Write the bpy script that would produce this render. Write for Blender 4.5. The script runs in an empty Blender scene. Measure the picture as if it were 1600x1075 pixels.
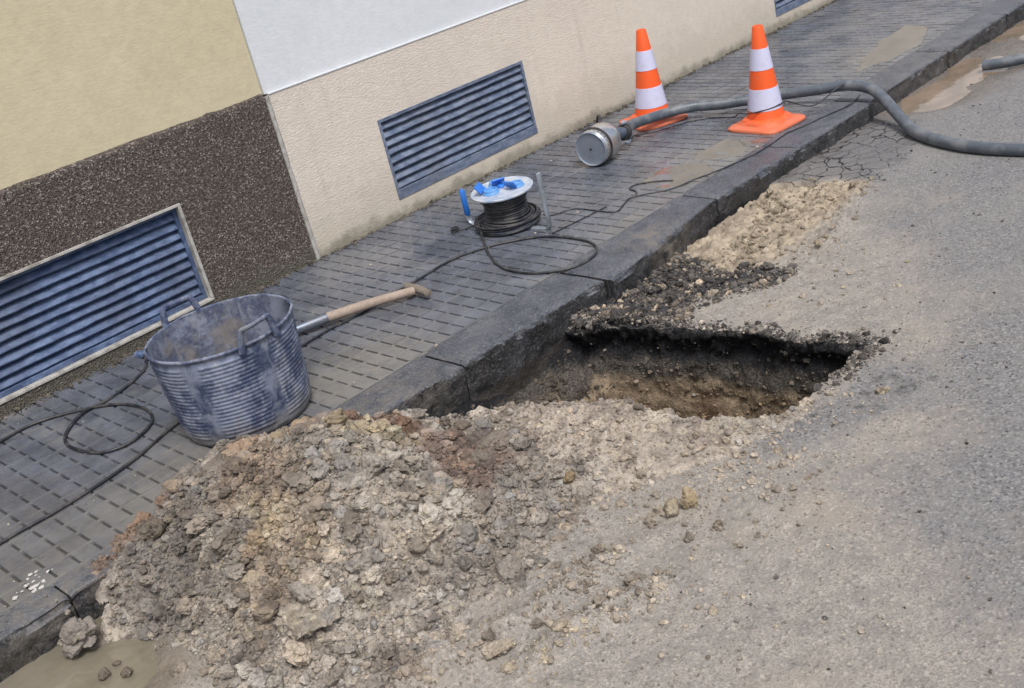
import bpy, bmesh, math, random
import numpy as np
from mathutils import Vector, Matrix
random.seed(7); RNG = np.random.default_rng(11)
R = math.radians; PI = math.pi

# ---------------------------------------------------------------- camera, sky, sun, exposure
scene = bpy.context.scene
cam_d = bpy.data.cameras.new('camera'); cam = bpy.data.objects.new('camera', cam_d)
scene.collection.objects.link(cam); scene.camera = cam
CAM = (-2.598851, -4.102253, 1.387477)
MR = ((0.6639264, -0.7127899, -0.2261245), (0.4343034, 0.1213791, 0.8925512), (-0.6087547, -0.690795, 0.3901539))
mw = Matrix(((MR[0][0], MR[1][0], MR[2][0]), (MR[0][1], MR[1][1], MR[2][1]), (MR[0][2], MR[1][2], MR[2][2]))).to_4x4()
mw.translation = Vector(CAM); cam.matrix_world = mw
cam_d.sensor_fit = 'HORIZONTAL'; cam_d.sensor_width = 36; cam_d.lens = 38.0675
cam_d.clip_start = 0.05; cam_d.clip_end = 500
scene.view_settings.view_transform = 'Standard'; scene.view_settings.look = 'None'
scene.view_settings.gamma = 1; scene.view_settings.use_curve_mapping = False
scene.view_settings.exposure = 0.64

SUN_EL, SUN_AZ = R(58), R(205)          # azimuth measured clockwise from +Y
world = bpy.data.worlds.new('World'); scene.world = world; world.use_nodes = True
wn = world.node_tree; wn.nodes.clear()
sky = wn.nodes.new('ShaderNodeTexSky'); sky.sky_type = 'NISHITA'; sky.sun_disc = False
sky.sun_elevation = SUN_EL; sky.sun_rotation = SUN_AZ; sky.dust_density = 5.0; sky.air_density = 1.0; sky.ozone_density = 1.0
hs = wn.nodes.new('ShaderNodeHueSaturation'); hs.inputs['Saturation'].default_value = 1.0
bg = wn.nodes.new('ShaderNodeBackground'); bg.inputs['Strength'].default_value = 0.10
wo = wn.nodes.new('ShaderNodeOutputWorld')
wn.links.new(sky.outputs[0], hs.inputs['Color']); wn.links.new(hs.outputs[0], bg.inputs[0]); wn.links.new(bg.outputs[0], wo.inputs[0])
sl = bpy.data.lights.new('sun', 'SUN'); sl.energy = 1.5; sl.angle = R(15); sl.color = (0.985, 0.99, 1.0)
so = bpy.data.objects.new('sun', sl); scene.collection.objects.link(so)
sd = Vector((math.sin(SUN_AZ) * math.cos(SUN_EL), math.cos(SUN_AZ) * math.cos(SUN_EL), math.sin(SUN_EL)))
so.rotation_euler = sd.to_track_quat('Z', 'Y').to_euler(); so.location = sd * 20

# ---------------------------------------------------------------- numeric noise
def _hash(ix, iy, iz, seed):
    n = (ix.astype(np.int64) * 374761393 + iy.astype(np.int64) * 668265263 + iz.astype(np.int64) * 2147483647 + seed * 974711) & 0xFFFFFFFF
    n = ((n ^ (n >> 13)) * 1274126177) & 0xFFFFFFFF
    n = ((n ^ (n >> 16)) * 2246822519) & 0xFFFFFFFF
    return ((n ^ (n >> 15)) & 0xFFFFFF) / float(0xFFFFFF)
def vnoise(x, y, z=None, seed=0):
    x = np.asarray(x, float); y = np.asarray(y, float)
    z = np.zeros_like(x) if z is None else np.asarray(z, float)
    x0 = np.floor(x); y0 = np.floor(y); z0 = np.floor(z)
    fx = x - x0; fy = y - y0; fz = z - z0
    fx = fx * fx * (3 - 2 * fx); fy = fy * fy * (3 - 2 * fy); fz = fz * fz * (3 - 2 * fz)
    o = 0
    for dx in (0, 1):
        for dy in (0, 1):
            for dz in (0, 1):
                w = (fx if dx else 1 - fx) * (fy if dy else 1 - fy) * (fz if dz else 1 - fz)
                o = o + w * _hash(x0 + dx, y0 + dy, z0 + dz, seed)
    return o * 2 - 1
def fbm(x, y, z=None, s=1.0, oct=4, seed=0, gain=0.5):
    o = 0; a = 1; t = 0
    for k in range(oct):
        o = o + a * vnoise(x * s + 13.1 * k, y * s + 7.7 * k, None if z is None else z * s + 3.3 * k, seed + k)
        t += a; a *= gain; s *= 2.03
    return o / t
def cells(x, y, s, seed=0):
    """distance to nearest jittered cell point (in cells) and its random value"""
    x = x * s; y = y * s; x0 = np.floor(x); y0 = np.floor(y)
    best = np.full(x.shape, 9.0); val = np.zeros(x.shape)
    zz = np.zeros_like(x0)
    for dx in (-1, 0, 1):
        for dy in (-1, 0, 1):
            cx = x0 + dx; cy = y0 + dy
            px = cx + _hash(cx, cy, zz, seed); py = cy + _hash(cx, cy, zz, seed + 5)
            d = np.hypot(px - x, py - y); m = d < best
            best = np.where(m, d, best); val = np.where(m, _hash(cx, cy, zz, seed + 9), val)
    return best, val
def sst(a, b, x):
    t = np.clip((x - a) / (b - a), 0, 1); return t * t * (3 - 2 * t)
def sdf(x, y, poly):
    """signed distance, positive inside"""
    P = np.array(poly, float); d = np.full(np.shape(x), 1e9); ins = np.zeros(np.shape(x), bool)
    for i in range(len(P)):
        a = P[i]; b = P[(i + 1) % len(P)]; e = b - a
        t = np.clip(((x - a[0]) * e[0] + (y - a[1]) * e[1]) / (e @ e), 0, 1)
        d = np.minimum(d, np.hypot(x - a[0] - t * e[0], y - a[1] - t * e[1]))
        c = (a[1] > y) != (b[1] > y)
        with np.errstate(divide='ignore', invalid='ignore'):
            ins ^= c & (x < (b[0] - a[0]) * (y - a[1]) / (b[1] - a[1] + 1e-12) + a[0])
    return np.where(ins, d, -d)

# ---------------------------------------------------------------- object helpers
COL = scene.collection
def link(name, me, mat=None, parent=None):
    o = bpy.data.objects.new(name, me); COL.objects.link(o)
    if mat is not None:
        me.materials.clear()
        for m in (mat if isinstance(mat, (list, tuple)) else [mat]): me.materials.append(m)
    if parent is not None: o.parent = parent
    return o
def tag(o, label=None, cat=None, group=None, kind=None):
    if label: o['label'] = label
    if cat: o['category'] = cat
    if group: o['group'] = group
    if kind: o['kind'] = kind
    return o
def thing(name, label, cat, loc=(0, 0, 0), rot=(0, 0, 0), group=None):
    o = bpy.data.objects.new(name, None); COL.objects.link(o); o.empty_display_size = 0.05
    o.location = loc; o.rotation_euler = rot
    return tag(o, label, cat, group)
def npmesh(name, V, F, smooth=True, attrs=None, colattr=None):
    me = bpy.data.meshes.new(name); V = np.asarray(V, np.float32); F = np.asarray(F, np.int32)
    k = F.shape[1]
    me.vertices.add(len(V)); me.vertices.foreach_set('co', V.ravel())
    me.loops.add(F.size); me.loops.foreach_set('vertex_index', F.ravel())
    me.polygons.add(len(F)); me.polygons.foreach_set('loop_start', np.arange(0, F.size, k, dtype=np.int32))
    me.polygons.foreach_set('loop_total', np.full(len(F), k, np.int32))
    me.polygons.foreach_set('use_smooth', np.full(len(F), smooth, bool))
    for n, a in (attrs or {}).items():
        at = me.attributes.new(n, 'FLOAT', 'POINT'); at.data.foreach_set('value', np.asarray(a, np.float32).ravel())
    for n, a in (colattr or {}).items():
        at = me.attributes.new(n, 'FLOAT_COLOR', 'POINT')
        at.data.foreach_set('color', np.concatenate([a, np.ones((len(a), 1))], 1).astype(np.float32).ravel())
    me.update(calc_edges=True); me.validate()
    return me
def bm_obj(name, bm, mat, parent=None, smooth=False, bevel=0.0, seg=2, angle=35):
    bmesh.ops.recalc_face_normals(bm, faces=bm.faces)
    me = bpy.data.meshes.new(name); bm.to_mesh(me); bm.free()
    for p in me.polygons: p.use_smooth = smooth
    o = link(name, me, mat, parent)
    if smooth:
        try: me.set_sharp_from_angle(angle=R(angle))
        except Exception: pass
    if bevel:
        m = o.modifiers.new('bevel', 'BEVEL'); m.width = bevel; m.segments = seg; m.limit_method = 'ANGLE'; m.angle_limit = R(40)
    return o
def add_box(bm, x0, x1, y0, y1, z0, z1, M=None):
    vs = [bm.verts.new(Vector(p)) for p in ((x0, y0, z0), (x1, y0, z0), (x1, y1, z0), (x0, y1, z0), (x0, y0, z1), (x1, y0, z1), (x1, y1, z1), (x0, y1, z1))]
    if M is not None:
        for v in vs: v.co = M @ v.co
    for f in ((0, 3, 2, 1), (4, 5, 6, 7), (0, 1, 5, 4), (1, 2, 6, 5), (2, 3, 7, 6), (3, 0, 4, 7)): bm.faces.new([vs[i] for i in f])
    return vs
def add_lathe(bm, prof, n=48, M=None, cap0=True, cap1=True, rf=None):
    rings = []
    for (r, z) in prof:
        ring = []
        for k in range(n):
            a = 2 * PI * k / n; rr = r + (rf(a, z, r) if rf else 0)
            v = Vector((rr * math.cos(a), rr * math.sin(a), z))
            ring.append(bm.verts.new(M @ v if M is not None else v))
        rings.append(ring)
    for a, b in zip(rings, rings[1:]):
        for k in range(n): bm.faces.new((a[k], a[(k + 1) % n], b[(k + 1) % n], b[k]))
    if cap0: bm.faces.new(rings[0][::-1])
    if cap1: bm.faces.new(rings[-1])
    return rings
def spline(pts, per=10):
    P = [Vector(p) for p in pts]; P = [P[0] * 2 - P[1]] + P + [P[-1] * 2 - P[-2]]; out = []
    for i in range(1, len(P) - 2):
        a, b, c, d = P[i - 1:i + 3]
        for k in range(per):
            t = k / per
            out.append(0.5 * ((2 * b) + (c - a) * t + (2 * a - 5 * b + 4 * c - d) * t * t + (3 * b - a - 3 * c + d) * t ** 3))
    out.append(P[-2]); return out
def add_tube(bm, path, r, n=12, sx=1.0, cap=True):
    """r: number or function of fraction; frames carried along the path"""
    path = [Vector(p) for p in path]; up = Vector((0, 0, 1)); rings = []
    t0 = (path[1] - path[0]).normalized()
    if abs(t0.dot(up)) > 0.9: up = Vector((1, 0, 0))
    u = (up - t0 * up.dot(t0)).normalized()
    for i, p in enumerate(path):
        t = (path[min(i + 1, len(path) - 1)] - path[max(i - 1, 0)])
        if t.length < 1e-9: t = t0
        t.normalize(); u = (u - t * u.dot(t)).normalized(); w = t.cross(u)
        rr = r(i / (len(path) - 1)) if callable(r) else r
        rings.append([bm.verts.new(p + (u * math.cos(2 * PI * k / n) + w * sx * math.sin(2 * PI * k / n)) * rr) for k in range(n)])
    for a, b in zip(rings, rings[1:]):
        for k in range(n): bm.faces.new((a[k], a[(k + 1) % n], b[(k + 1) % n], b[k]))
    if cap: bm.faces.new(rings[0][::-1]); bm.faces.new(rings[-1])
def tube_obj(name, pts, r, mat, parent=None, per=10, n=12, raw=False):
    bm = bmesh.new(); add_tube(bm, pts if raw else spline(pts, per), r, n); return bm_obj(name, bm, mat, parent, smooth=True, angle=60)

# ---------------------------------------------------------------- material helpers
class NT:
    def __init__(s, name):
        s.m = bpy.data.materials.new(name); s.m.use_nodes = True; s.t = s.m.node_tree; s.t.nodes.clear()
        s.out = s.n('ShaderNodeOutputMaterial'); s.b = s.n('ShaderNodeBsdfPrincipled'); s.l(s.b.outputs[0], s.out.inputs[0])
        s.tc = s.n('ShaderNodeTexCoord').outputs['Object']
    def n(s, t): return s.t.nodes.new(t)
    def l(s, a, b): s.t.links.new(a, b)
    def put(s, sock, v):
        if isinstance(v, (int, float)): sock.default_value = v
        elif isinstance(v, (tuple, list)): sock.default_value = tuple(v) + ((1,) if len(v) == 3 and len(sock.default_value) == 4 else ())
        else: s.l(v, sock)
    def noise(s, scale, detail=4, rough=0.55, vec=None, dist=0.0):
        n = s.n('ShaderNodeTexNoise'); s.l(vec or s.tc, n.inputs['Vector'])
        n.inputs['Scale'].default_value = scale; n.inputs['Detail'].default_value = detail; n.inputs['Roughness'].default_value = rough; n.inputs['Distortion'].default_value = dist
        return n.outputs['Fac']
    def voro(s, scale, feat='F1', out='Distance', vec=None, rnd=1.0):
        n = s.n('ShaderNodeTexVoronoi'); n.feature = feat; s.l(vec or s.tc, n.inputs['Vector'])
        n.inputs['Scale'].default_value = scale; n.inputs['Randomness'].default_value = rnd
        return n.outputs[out]
    def ramp(s, fac, a, b, lo=0.0, hi=1.0):
        n = s.n('ShaderNodeMapRange'); n.interpolation_type = 'SMOOTHSTEP'; s.l(fac, n.inputs[0])
        n.inputs[1].default_value = a; n.inputs[2].default_value = b; n.inputs[3].default_value = lo; n.inputs[4].default_value = hi
        return n.outputs[0]
    def math(s, op, a, b=0.0):
        n = s.n('ShaderNodeMath'); n.operation = op; s.put(n.inputs[0], a); s.put(n.inputs[1], b); return n.outputs[0]
    def mix(s, fac, a, b, mode='MIX'):
        n = s.n('ShaderNodeMix'); n.data_type = 'RGBA'; n.blend_type = mode
        s.put(n.inputs[0], fac); s.put(n.inputs[6], a); s.put(n.inputs[7], b); return n.outputs[2]
    def attr(s, name, out='Fac'):
        n = s.n('ShaderNodeAttribute'); n.attribute_name = name; return n.outputs[out]
    def scale(s, v):
        n = s.n('ShaderNodeMapping'); s.l(s.tc, n.inputs[0]); n.inputs['Scale'].default_value = v; return n.outputs[0]
    def sep(s, i):
        n = s.n('ShaderNodeSeparateXYZ'); s.l(s.tc, n.inputs[0]); return n.outputs[i]
    def bump(s, h, dist, strength=1.0, prev=None):
        n = s.n('ShaderNodeBump'); n.inputs['Distance'].default_value = dist; s.put(n.inputs['Strength'], strength); s.l(h, n.inputs['Height'])
        if prev is not None: s.l(prev, n.inputs['Normal'])
        return n.outputs[0]
    def done(s, col, rough=0.6, normal=None, metal=0.0, spec=0.5, coat=0.0):
        s.put(s.b.inputs['Base Color'], col); s.put(s.b.inputs['Roughness'], rough); s.put(s.b.inputs['Metallic'], metal)
        s.put(s.b.inputs['Specular IOR Level'], spec)
        if coat: s.b.inputs['Coat Weight'].default_value = coat; s.b.inputs['Coat Roughness'].default_value = 0.15
        if normal is not None: s.l(normal, s.b.inputs['Normal'])
        return s.m
def simple(name, col, rough=0.5, metal=0.0, dirt=None, dirt_scale=14, amt=0.5, bumpd=0.0006, bscale=120, spec=0.5):
    t = NT(name); n = t.noise(dirt_scale, 5, 0.6); f = t.ramp(n, 0.42, 0.68, 0, amt)
    c = t.mix(f, col, dirt or tuple(x * 0.6 for x in col))
    g = t.noise(bscale, 3); c = t.mix(0.25, c, t.mix(g, (0.25, 0.25, 0.25), (0.75, 0.75, 0.75)), 'OVERLAY')
    r = t.ramp(n, 0.3, 0.7, rough * 0.85, min(1, rough * 1.25))
    return t.done(c, r, t.bump(g, bumpd, 0.6), metal, spec)

# walls
def plaster(name, col, col2, bscale, bd, stain=(0.16, 0.15, 0.12), base=True, streak=0.35, rough=0.85):
    t = NT(name); n = t.noise(1.3, 4, 0.5); c = t.mix(t.ramp(n, 0.35, 0.7), col, col2)
    fine = t.noise(bscale, 4, 0.6, t.scale((.7, 1, 1.9))); med = t.noise(22, 4, 0.6)
    c = t.mix(0.17, c, t.mix(med, (0.1, 0.1, 0.1), (0.9, 0.9, 0.9)), 'OVERLAY')
    c = t.mix(0.16, c, t.mix(fine, (0.1, 0.1, 0.1), (0.9, 0.9, 0.9)), 'OVERLAY')
    # run-down stains
    st = t.noise(1.0, 5, 0.65, t.scale((11, 11, 0.9))); c = t.mix(t.ramp(st, 0.56, 0.78, 0, streak), c, stain)
    blot = t.noise(5.5, 6, 0.7); c = t.mix(t.ramp(blot, 0.57, 0.78, 0, 0.42), c, stain); c = t.mix(t.ramp(t.noise(2.2, 5, .6, t.scale((1, 1, .6))), 0.5, 0.7, 0, .16), c, stain)
    if base:
        z = t.sep(2); nz = t.noise(9, 6, 0.7)
        h = t.math('SUBTRACT', t.math('ADD', z, 0.05), t.math('MULTIPLY', nz, 0.17))
        c = t.mix(t.ramp(h, -0.03, 0.035, 0.75, 0), c, (0.11, 0.11, 0.085))
        h2 = t.math('SUBTRACT', z, t.math('MULTIPLY', nz, 0.45)); c = t.mix(t.ramp(h2, -0.15, 0.12, 0.33, 0), c, (0.30, 0.27, 0.2))
    return t.done(c, rough, t.bump(fine, bd, 0.9, t.bump(med, 0.002, 0.35)), spec=0.25)
M_yellow = plaster('yellow render', (0.50, 0.45, 0.305), (0.53, 0.475, 0.335), 70, 0.0012, (0.33, 0.29, 0.2), base=False, streak=0.15)
M_white = plaster('white render', (0.575, 0.605, 0.625), (0.605, 0.63, 0.65), 60, 0.001, (0.42, 0.43, 0.44), base=False, streak=0.22)
M_cream = plaster('cream render', (0.58, 0.525, 0.455), (0.60, 0.545, 0.468), 80, 0.0045, (0.36, 0.32, 0.29), streak=.25)
def pebbledash():
    t = NT('brown roughcast'); d = t.voro(170); v = t.n('ShaderNodeTexVoronoi'); v.inputs['Scale'].default_value = 170; t.l(t.tc, v.inputs['Vector'])
    n = t.noise(90, 4, 0.65); big = t.noise(2.5, 4)
    c = t.mix(t.ramp(n, 0.35, 0.68), (0.040, 0.033, 0.03), (0.155, 0.128, 0.11))
    s = t.n('ShaderNodeSeparateColor'); t.l(v.outputs['Color'], s.inputs[0])
    c = t.mix(t.ramp(s.outputs[0], 0.80, 0.97, 0, 0.75), c, (0.36, 0.33, 0.30))
    c = t.mix(t.ramp(big, 0.35, 0.7, 0, 0.3), c, (0.07, 0.058, 0.05))
    z = t.sep(2); h = t.math('SUBTRACT', z, t.math('MULTIPLY', t.noise(9, 5, 0.7), 0.14))
    c = t.mix(t.ramp(h, -0.07, 0.04, 0.6, 0), c, (0.10, 0.10, 0.075))
    return t.done(c, 0.85, t.bump(d, 0.006, 0.9, t.bump(n, 0.006, 0.8)), spec=0.3)
M_dado = pebbledash()
def louvre_mat(name, a, b, dirt):
    t = NT(name); n = t.noise(30, 5, 0.7, t.scale((0.5, 1, 1))); m = t.noise(4, 3); c = t.mix(t.ramp(n, 0.38, 0.66), a, b)
    c = t.mix(t.ramp(m, 0.4, 0.75, 0, 0.45), c, dirt)
    f = t.noise(160, 3); return t.done(c, t.ramp(n, 0.3, 0.7, 0.38, 0.65), t.bump(f, 0.0006, 0.5), 0.0, 0.5)
M_louvre = louvre_mat('blue grey painted steel', (0.085, 0.115, 0.18), (0.175, 0.215, 0.29), (0.10, 0.105, 0.12))
M_louvre_d = louvre_mat('dark blue painted steel', (0.045, 0.075, 0.155), (0.115, 0.165, 0.28), (0.05, 0.055, 0.07))
M_void = simple('dark void behind louvre', (0.012, 0.013, 0.016), 0.9)
M_trim = simple('pale mortar trim', (0.40, 0.39, 0.36), 0.8, dirt=(0.17, 0.16, 0.14), dirt_scale=18, amt=0.8, bumpd=0.002)

# pavement, kerb
def paving():
    t = NT('ribbed grey paving'); tint = t.attr('tint'); w = t.attr('mud'); n = t.noise(9, 5, 0.6); f = t.noise(140, 4, 0.65); g = t.noise(1.6, 4, 0.55)
    c = t.mix(t.ramp(n, 0.3, 0.7), (0.052, 0.063, 0.086), (0.118, 0.133, 0.168))
    c = t.mix(t.math('MULTIPLY', tint, 0.4), c, (0.14, 0.148, 0.166))
    c = t.mix(t.ramp(t.noise(4.2, 6, .75), 0.42, 0.62, 0, .5), c, (0.045, 0.046, 0.052))
    c = t.mix(t.ramp(t.noise(330, 2), 0.60, 0.75, 0, 0.4), c, (0.26, 0.26, 0.26))
    c = t.mix(t.ramp(t.math('MULTIPLY', t.noise(26, 6, 0.7), t.ramp(g, 0.35, 0.7)), 0.22, 0.46, 0, 0.5), c, (0.185, 0.185, 0.18))
    c = t.mix(t.math('MULTIPLY', w, t.ramp(t.noise(20, 5, 0.7), 0.25, 0.75, 0.35, 1.0)), c, (0.20, 0.188, 0.162))
    r = t.ramp(t.noise(3.2, 5, 0.6), 0.38, 0.62, 0.14, 0.5)
    return t.done(c, r, t.bump(f, 0.0014, 0.7, t.bump(n, 0.004, 0.5)), spec=0.6)
M_pave = paving()
def joint():
    t = NT('sandy paving joints'); n = t.noise(30, 5, 0.7); a = t.attr('mud')
    c = t.mix(n, (0.010, 0.011, 0.013), (0.035, 0.034, 0.034)); c = t.mix(t.math('MULTIPLY', a, 0.6), c, (0.15, 0.138, 0.12))
    return t.done(c, 0.7, t.bump(n, 0.002, 0.6), spec=0.3)
M_joint = joint()
def kerbm():
    t = NT('dark granite kerb'); n = t.noise(7, 5, 0.65); f = t.noise(120, 4, 0.7); s = t.voro(260)
    c = t.mix(t.ramp(n, 0.3, 0.7), (0.045, 0.053, 0.070), (0.095, 0.107, 0.132))
    c = t.mix(t.ramp(f, 0.46, 0.64, 0, 0.65), c, (0.21, 0.215, 0.225)); c = t.mix(t.ramp(t.noise(210, 3, .6), 0.32, 0.48, 0.75, 0), c, (0.022, 0.024, 0.028))
    c = t.mix(t.ramp(t.noise(7, 6, .75), 0.48, 0.7, 0, 0.45), c, (0.19, 0.185, 0.175))
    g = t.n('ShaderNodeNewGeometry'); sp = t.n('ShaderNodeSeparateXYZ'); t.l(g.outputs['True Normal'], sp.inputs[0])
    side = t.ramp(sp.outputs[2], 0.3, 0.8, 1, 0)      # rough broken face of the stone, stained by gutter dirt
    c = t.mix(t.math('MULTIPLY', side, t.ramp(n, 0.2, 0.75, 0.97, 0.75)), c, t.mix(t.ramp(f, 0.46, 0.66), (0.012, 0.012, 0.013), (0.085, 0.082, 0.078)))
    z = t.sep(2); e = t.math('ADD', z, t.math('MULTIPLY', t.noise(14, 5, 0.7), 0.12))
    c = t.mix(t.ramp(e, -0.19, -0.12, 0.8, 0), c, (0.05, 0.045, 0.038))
    mud = t.attr('mud'); c = t.mix(t.math('MULTIPLY', mud, t.ramp(t.noise(16, 5, 0.7), 0.38, 0.6, 0, 0.85)), c, (0.21, 0.19, 0.16))
    return t.done(c, t.ramp(n, 0.3, 0.7, 0.25, 0.55), t.bump(f, 0.006, 0.9, t.bump(t.noise(40, 5, .7), 0.012, 0.8)), spec=0.45)
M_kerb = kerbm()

# road and soils
SANDA, SANDB = (0.25, 0.234, 0.208), (0.355, 0.328, 0.286)
def roadm():
    t = NT('worn asphalt with sand'); big = t.noise(1.4, 5, 0.6); med = t.noise(14, 5, 0.65); f = t.noise(190, 3, 0.6)
    v = t.n('ShaderNodeTexVoronoi'); v.inputs['Scale'].default_value = 150; t.l(t.tc, v.inputs['Vector']); sc = t.n('ShaderNodeSeparateColor'); t.l(v.outputs['Color'], sc.inputs[0])
    agg = sc.outputs[0]
    c = t.mix(t.ramp(f, 0.3, 0.7), (0.098, 0.099, 0.103), (0.222, 0.223, 0.226))
    c = t.mix(t.ramp(agg, 0.72, 0.95, 0, 0.55), c, (0.36, 0.352, 0.34))
    c = t.mix(t.ramp(agg, 0.0, 0.22, 0.85, 0), c, (0.04, 0.041, 0.047))
    c = t.mix(t.ramp(t.noise(75, 4, .7), 0.5, 0.7, 0, .42), c, (0.075, 0.074, 0.076))
    c = t.mix(t.ramp(big, 0.35, 0.65, 0.10, 0), c, (0.13, 0.13, 0.135))
    dust = t.ramp(t.noise(2.6, 6, 0.72, t.scale((.8, 1.6, 1))), 0.38, 0.72, 0.12, 0.5); c = t.mix(dust, c, (0.235, 0.225, 0.208))
    ln = t.noise(1.0, 4, .6, t.scale((3, 60, 1))); c = t.mix(t.ramp(ln, 0.58, 0.75, 0, .25), c, (0.30, 0.285, 0.26))
    # sparse darker pocks
    v2 = t.voro(26); pn = t.noise(7, 3); c = t.mix(t.math('MULTIPLY', t.ramp(v2, 0.06, 0.13, 0.8, 0), t.ramp(pn, 0.5, 0.6)), c, (0.035, 0.035, 0.04))
    sand = t.attr('sand'); sn = t.noise(5, 7, 0.72, t.scale((0.7, 1.3, 1)))
    sm = t.ramp(t.math('ADD', t.math('MULTIPLY', sand, 1.15), t.math('MULTIPLY', t.math('ADD', t.math('SUBTRACT', sn, 0.5), t.math('MULTIPLY', t.math('SUBTRACT', t.noise(38, 5, .75), 0.5), 0.9)), 1.25)), 0.12, 1.0)
    sc_ = t.mix(t.ramp(med, 0.3, 0.7), SANDA, SANDB); sc_ = t.mix(t.ramp(f, 0.42, 0.66, 0, 0.75), sc_, (0.15, 0.135, 0.118))
    sc_ = t.mix(t.ramp(t.noise(2.7, 4, 0.6), 0.45, 0.65, 0, 0.6), sc_, (0.31, 0.27, 0.22))
    sc_ = t.mix(t.ramp(t.noise(11, 6, .75), 0.5, 0.68, 0, .6), sc_, (0.20, 0.185, 0.168))
    sc_ = t.mix(t.ramp(agg, 0.85, 0.97, 0, 0.5), sc_, (0.44, 0.40, 0.34)); sc_ = t.mix(t.ramp(agg, 0.0, 0.12, 0.5, 0), sc_, (0.09, 0.08, 0.07))
    c = t.mix(t.math('MULTIPLY', sm, 0.88), c, sc_)
    lime = t.attr('lime'); lc = t.mix(t.ramp(med, 0.35, 0.65), (0.24, 0.20, 0.15), (0.40, 0.34, 0.255))
    c = t.mix(t.ramp(lime, 0.2, 0.8), c, lc)
    dark = t.attr('dark'); dn = t.ramp(t.math('ADD', dark, t.math('MULTIPLY', t.math('SUBTRACT', t.noise(18, 6, 0.7), 0.5), 1.2)), 0.35, 0.7)
    c = t.mix(dn, c, t.mix(t.ramp(f, 0.4, 0.7), (0.022, 0.022, 0.025), (0.085, 0.083, 0.083)))
    # alligator cracking
    crack = t.attr('crack'); ce = t.voro(8.5, 'DISTANCE_TO_EDGE', vec=None); wv = t.n('ShaderNodeVectorMath'); wv.operation = 'ADD'
    nn = t.n('ShaderNodeTexNoise'); nn.inputs['Scale'].default_value = 9; nn.inputs['Detail'].default_value = 4; t.l(t.tc, nn.inputs['Vector'])
    sv = t.n('ShaderNodeVectorMath'); sv.operation = 'SCALE'; sv.inputs['Scale'].default_value = 0.09; t.l(nn.outputs['Color'], sv.inputs[0])
    t.l(t.tc, wv.inputs[0]); t.l(sv.outputs[0], wv.inputs[1]); ce = t.voro(12, 'DISTANCE_TO_EDGE', vec=wv.outputs[0])
    cw = t.ramp(t.noise(4, 3), 0.4, 0.65, 0.0, 0.028)
    line = t.math('MULTIPLY', t.ramp(t.math('SUBTRACT', ce, cw), -0.02, 0.02, 1, 0), t.ramp(crack, 0.3, 0.7))
    c = t.mix(t.math('MULTIPLY', t.ramp(crack, 0.1, 1.0), 0.6), c, (0.115, 0.112, 0.116))
    c = t.mix(line, c, (0.012, 0.012, 0.013))
    wet = t.attr('wet'); c = t.mix(t.math('MULTIPLY', wet, 0.6), c, (0.13, 0.105, 0.08))
    r = t.math('SUBTRACT', t.ramp(med, 0.3, 0.7, 0.62, 0.88), t.math('MULTIPLY', wet, 0.45))
    b = t.bump(f, 0.0035, 0.7, t.bump(v.outputs['Distance'], 0.003, 0.5)); inv = t.math('SUBTRACT', 1.0, line)
    return t.done(c, r, t.bump(inv, 0.012, 1.0, t.bump(med, 0.006, 0.5, b)), spec=0.35)
M_road = roadm()
def soil(name, cols, tintw=0.8, rough=0.9, bd=0.004, spec=0.25, sc=1.0):
    t = NT(name); a = t.noise(3.0 * sc, 5, 0.65); b = t.noise(9 * sc, 5, 0.65); f = t.noise(170, 4, 0.7); m = t.noise(45, 4, 0.65)
    c = t.mix(t.ramp(a, 0.36, 0.62), cols[0], cols[1]); c = t.mix(t.ramp(b, 0.45, 0.66, 0, 0.75), c, cols[2])
    c = t.mix(t.ramp(t.noise(4.3 * sc, 4, 0.6), 0.56, 0.70, 0, 0.85), c, cols[3])
    c = t.mix(t.ramp(t.noise(22 * sc, 4, 0.6), 0.5, 0.66, 0, 0.6), c, cols[2]); c = t.mix(t.ramp(t.noise(31 * sc, 4, 0.6), 0.56, 0.7, 0, 0.7), c, cols[3])
    tn = t.attr('tint', 'Color'); c = t.mix(tintw, c, tn, 'MULTIPLY')
    c = t.mix(t.ramp(f, 0.38, 0.66, 0.0, 0.45), c, tuple(x * 0.45 for x in cols[0]))
    c = t.mix(t.ramp(f, 0.62, 0.8, 0.0, 0.5), c, tuple(min(1, x * 1.6) for x in cols[1]))
    c = t.mix(t.ramp(t.noise(85, 5, .75), 0.36, 0.5, 0.5, 0), c, tuple(x * 0.35 for x in cols[2]))
    return t.done(c, rough, t.bump(f, bd, 0.9, t.bump(m, bd * 3, 0.9)), spec=spec)
HEAPC = ((0.30, 0.27, 0.235), (0.46, 0.415, 0.355), (0.15, 0.128, 0.110), (0.48, 0.43, 0.32))
M_heap = soil('heap soil', HEAPC)
M_clod = soil('clod soil', HEAPC, tintw=1.0, bd=0.003)
M_rubble = soil('broken asphalt', ((0.036, 0.035, 0.035), (0.11, 0.102, 0.092), (0.055, 0.051, 0.048), (0.22, 0.195, 0.16)), tintw=1.0, rough=0.7, sc=3, spec=0.4)
M_lime = soil('crumbled limestone', ((0.33, 0.28, 0.205), (0.43, 0.37, 0.28), (0.24, 0.20, 0.15), (0.36, 0.28, 0.20)), tintw=1.0, sc=2)
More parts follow.
